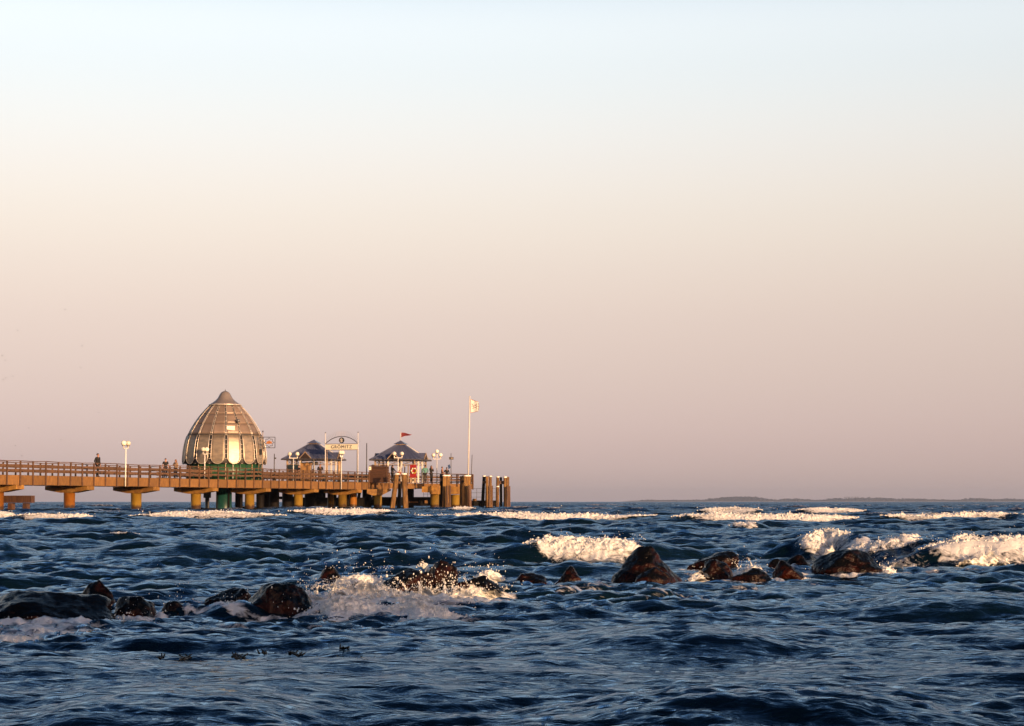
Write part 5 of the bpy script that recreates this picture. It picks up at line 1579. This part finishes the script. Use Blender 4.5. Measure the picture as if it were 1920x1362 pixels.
def person(loc, face, h, top, legs_c, hair, label, arms=('down', 'down'), stride=0.12, sleeves=True, long_hair=False, hood=False, bag=None, turn=0.0):
    """standing or walking figure; local -y is where it faces"""
    root = empty('person', loc, face, label, 'person')
    k = h / 1.75
    S = lambda *p: Vector(p) * k
    hipz, kz, az = .92, .50, .08
    def arm(sd, kind):
        sh = (sd * .19, 0, 1.43)
        if kind == 'down': return [sh, (sd * .25, .03, 1.16), (sd * .25, -.05, .91)]
        if kind == 'pocket': return [sh, (sd * .29, .06, 1.17), (sd * .20, -.10, .98)]
        if kind == 'chest': return [sh, (sd * .27, -.03, 1.18), (sd * .08, -.25, 1.26)]
        if kind == 'face': return [sh, (sd * .24, -.14, 1.22), (sd * .08, -.22, 1.50)]
        if kind == 'rail': return [sh, (sd * .27, -.12, 1.19), (sd * .22, -.36, 1.08)]
        if kind == 'out': return [sh, (sd * .34, -.10, 1.20), (sd * .52, -.26, 1.12)]
    A_ = [arm(-1, arms[0]), arm(1, arms[1])]
    legs = []
    for sd, f in ((-1, stride), (1, -stride)):
        legs.append([(sd * .09, 0, hipz), (sd * .10, -f * .6 - .03, kz), (sd * .10, -f * .5 if f > 0 else .05 - f * .9, az), (sd * .12, (-f * .5 if f > 0 else .05 - f * .9) - .17, .03)])
    # body: one continuous surface
    v, e, r = [], [], []
    def add(p, rad, par=None):
        v.append(S(*p)); r.append(tuple(x * k for x in rad) if isinstance(rad, tuple) else rad * k)
        if par is not None: e.append((par, len(v) - 1))
        return len(v) - 1
    pel = add((0, 0, .96), (.13, .10)); sp = add((0, .01, 1.14), (.12, .09), pel); ch = add((0, 0, 1.36), (.145, .10), sp)
    nk = add((0, -.01, 1.50), .055, ch); hb = add((0, -.02, 1.57), (.068, .075), nk); hm = add((0, -.02, 1.66), (.075, .092), hb); ht = add((0, -.005, 1.735), (.055, .07), hm)
    nose = add((0, -.115, 1.635), .014, hm); chin = add((0, -.09, 1.565), .025, hb)
    for sd in (-1, 1): add((sd * .082, 0, 1.63), (.012, .02), hm)
    for ai, a in enumerate(A_):
        sd = (-1, 1)[ai]
        i0 = add(a[0], .055, ch); i1 = add(a[1], .042, i0); i2 = add(a[2], .028, i1)
        d = (Vector(a[2]) - Vector(a[1])).normalized()
        side = Vector((d.y, -d.x, .2)).normalized() if abs(d.z) < .9 else Vector((0, 1, 0))
        w = Vector(a[2]); pm = w + d * .07
        ip = add(tuple(pm), (.034, .020), i2)
        for q, (off_, ln) in enumerate(((-.027, .070), (-.009, .082), (.009, .076), (.027, .058))):
            b0 = pm + d * .03 + side * off_
            f1 = add(tuple(b0 + d * ln * .55), .0085, ip); add(tuple(b0 + d * ln + Vector((0, -.018, 0))), .0075, f1)
        t1 = add(tuple(w + d * .045 - side * .042), .010, i2); add(tuple(w + d * .09 - side * .055), .009, t1)
    for lg in legs:
        j = pel
        for p, rad in zip(lg, (.085, .058, .040, .032)): j = add(p, rad, j)
    skinned('body', v, e, r, 0, M['skin'], root, 1)
    # jacket
    v, e, r = [], [], []
    pel = add((0, .005, .90), (.165, .125)); sp = add((0, .012, 1.14), (.155, .115), pel); ch = add((0, .0, 1.38), (.175, .125), sp); nk = add((0, 0, 1.49), .075, ch)
    for a in A_:
        i0 = add(a[0], .075, ch)
        if sleeves:
            i1 = add(a[1], .060, i0); add(tuple(Vector(a[1]).lerp(Vector(a[2]), .93)), .044, i1)
        else:
            add(tuple(Vector(a[0]).lerp(Vector(a[1]), .7)), .065, i0)
    jk = skinned('jacket' if sleeves else 'shirt', v, e, r, 0, cloth(top), root, 1)
    v, e, r = [], [], []
    pel = add((0, 0, .97), (.135, .11))
    for lg in legs:
        j = add(lg[0], .098, pel); j = add(lg[1], .074, j); j = add(tuple(Vector(lg[1]).lerp(Vector(lg[2]), .92)), .058, j)
    skinned('trousers', v, e, r, 0, cloth(legs_c), root, 1)
    for lg in legs:
        p = Vector(lg[2]); q = Vector(lg[3])
        MB().ball(tuple(S(p.x, (p.y + q.y) / 2 - .01, .045)), 1.0, 10, 6, (.052 * k, .14 * k, .047 * k)).build('shoe', M['black'], root)
    hr = MB().ball(tuple(S(0, .012, 1.685)), 1.0, 14, 9, (.088 * k, .105 * k, .085 * k))
    if long_hair: hr.ball(tuple(S(0, .07, 1.56)), 1.0, 12, 8, (.085 * k, .06 * k, .17 * k))
    if hood: hr.ball(tuple(S(0, .07, 1.53)), 1.0, 12, 8, (.11 * k, .09 * k, .10 * k))
    hr.build('hair', cloth(hair), root)
    ey = MB()
    for sd in (-1, 1): MB().ball(tuple(S(sd * .030, -.104, 1.652)), .010 * k, 8, 6).build('eye', M['black'], root)
    MB().box(tuple(S(0, -.106, 1.600)), (.045 * k, .012 * k, .010 * k)).build('mouth', M['red'], root)
    if bag: MB().ball(tuple(S(.02, .20, 1.25)), 1.0, 12, 8, (.15 * k, .11 * k, .22 * k)).build('backpack', cloth(bag), root)
    return root
def on_pier(px, n): 
    p = pw(s_for(px, n), n, DECK); return p
BLK = (.012, .012, .014); NAVY = (.02, .025, .05); JEAN = (.04, .05, .09)
def toward(deg): return R(deg)          # 0 faces the viewer, 90 faces right, -90 left
person(on_pier(182, -.2), toward(62), 1.86, BLK, BLK, (.03, .018, .012), 'man in black jacket and trousers walking right on the left part of the pier', ('pocket', 'down'), .16)
person(on_pier(309.5, -.3), toward(25), 1.68, BLK, NAVY, (.05, .03, .02), 'dark haired youth in black T-shirt left of the diving bell', ('down', 'down'), .10, sleeves=False)
person(on_pier(328.5, -.3), toward(-35), 1.62, (.55, .38, .26), NAVY, (.22, .10, .04), 'woman in beige top with long reddish hair beside the diving bell', ('chest', 'down'), .08, long_hair=True)
person(on_pier(463, .4), toward(15), 1.82, (.05, .03, .03), NAVY, (.04, .025, .02), 'man in dark jacket in front of the right base of the diving bell', ('pocket', 'pocket'), .06)
person(Vector((xat(560, 186.0), 186.0, DECK)), toward(-55), 1.70, BLK, BLK, (.10, .04, .03), 'person in black short-sleeved shirt leaning left beside the ochre booth', ('rail', 'rail'), .05, sleeves=False)
person(Vector((xat(600, 186.2), 186.2, DECK)), toward(10), 1.84, (.015, .012, .013), JEAN, (.03, .02, .018), 'man in black jacket with hands at his chest and grey backpack, under the kiosk roof', ('chest', 'chest'), .05, bag=(.10, .10, .11))
person(Vector((xat(586.5, 187.2), 187.2, DECK)), toward(70), 1.35, BLK, BLK, (.012, .01, .01), 'small figure in black hunched right of the ochre booth', ('pocket', 'pocket'), .03, hood=True)
person(Vector((xat(735.5, 188.4), 188.4, DECK)), toward(125), 1.76, BLK, BLK, (.014, .012, .012), 'person in black hooded coat in front of the open kiosk', ('rail', 'rail'), .05, hood=True)
person(Vector((xat(748.5, 189.0), 189.0, DECK)), toward(20), 1.30, (.35, .12, .08), NAVY, (.05, .025, .02), 'child in a reddish top beside the hooded person', ('down', 'down'), .03)
person(Vector((xat(797, 193.0), 193.0, DECK)), toward(195), 1.84, (.13, .36, .32), BLK, (.025, .018, .015), 'man in turquoise jacket standing left of the triple lamp', ('pocket', 'pocket'), .04)
person(Vector((xat(808.5, 193.6), 193.6, DECK)), toward(40), 1.80, BLK, BLK, (.02, .014, .012), 'person in black with hands raised, next to the man in turquoise', ('face', 'chest'), .04, long_hair=True)
person(Vector((xat(829, 196.6), 196.6, DECK)), toward(75), 1.74, (.48, .25, .17), NAVY, (.02, .014, .012), 'person in salmon jacket with dark hair right of the triple lamp', ('rail', 'pocket'), .04)
person(Vector((xat(837.5, 196.8), 196.8, DECK)), toward(170), 1.68, BLK, BLK, (.03, .018, .014), 'person in black holding up something blue near the notice pole', ('pocket', 'out'), .04)
kb = empty('blue_cloth', (xat(842, 196.7), 196.7, zat(880, 196.7)), R(10), 'blue cloth held up beside the notice pole', 'cloth')
Vc = []
for th in (0, .012):
    for i in range(7):
        for j in range(7): Vc.append((-.12 + .24 * i / 6 + .03 * math.sin(j), th + .03 * math.sin(i * 1.3), .42 * j / 6 + .10 * i / 6))
fs = []
for i in range(6):
    for j in range(6): a = i * 7 + j; fs += [(a, a + 1, a + 8, a + 7), (49 + a, 49 + a + 7, 49 + a + 8, 49 + a + 1)]
MB().add(Vc, fs, True).build('sheet', cloth((.03, .08, .22)), kb)

# ================================================================== GULLS
bird_src = None
for i, (px, py) in enumerate(((4.4, 667), (10.6, 709), (6.2, 712), (24, 706), (154, 649), (151, 690), (185, 774), (114, 825), (29, 836), (54, 803), (33, 620), (10, 676), (122, 581), (41, 855))):
    Y = 420.0
    p = at(px, py, Y)
    if bird_src is None:
        bird_src = empty('gull', p, 0, 'tiny far gull flying over the pier at the left', 'bird', 'gulls over the left of the pier')
        MB().ball((0, 0, 0), 1.0, 8, 6, (.06, .15, .05)).build('body', M['grey'], bird_src)
        for sd in (-1, 1): MB().add([(0, .06, .02), (0, -.06, .02), (sd * .15, -.05, .09), (sd * .30, .02, .05), (sd * .15, .06, .08), (0, 0, .0)], [(0, 1, 2, 4), (4, 2, 3), (0, 4, 5), (4, 3, 5), (3, 2, 5), (2, 1, 5), (1, 0, 5)]).build('wing', M['grey'], bird_src)
        g = bird_src
    else:
        g = copy_tree(bird_src); g.location = p
    g.rotation_euler = (random.uniform(-.3, .3), random.uniform(-.5, .5), random.uniform(0, 6))
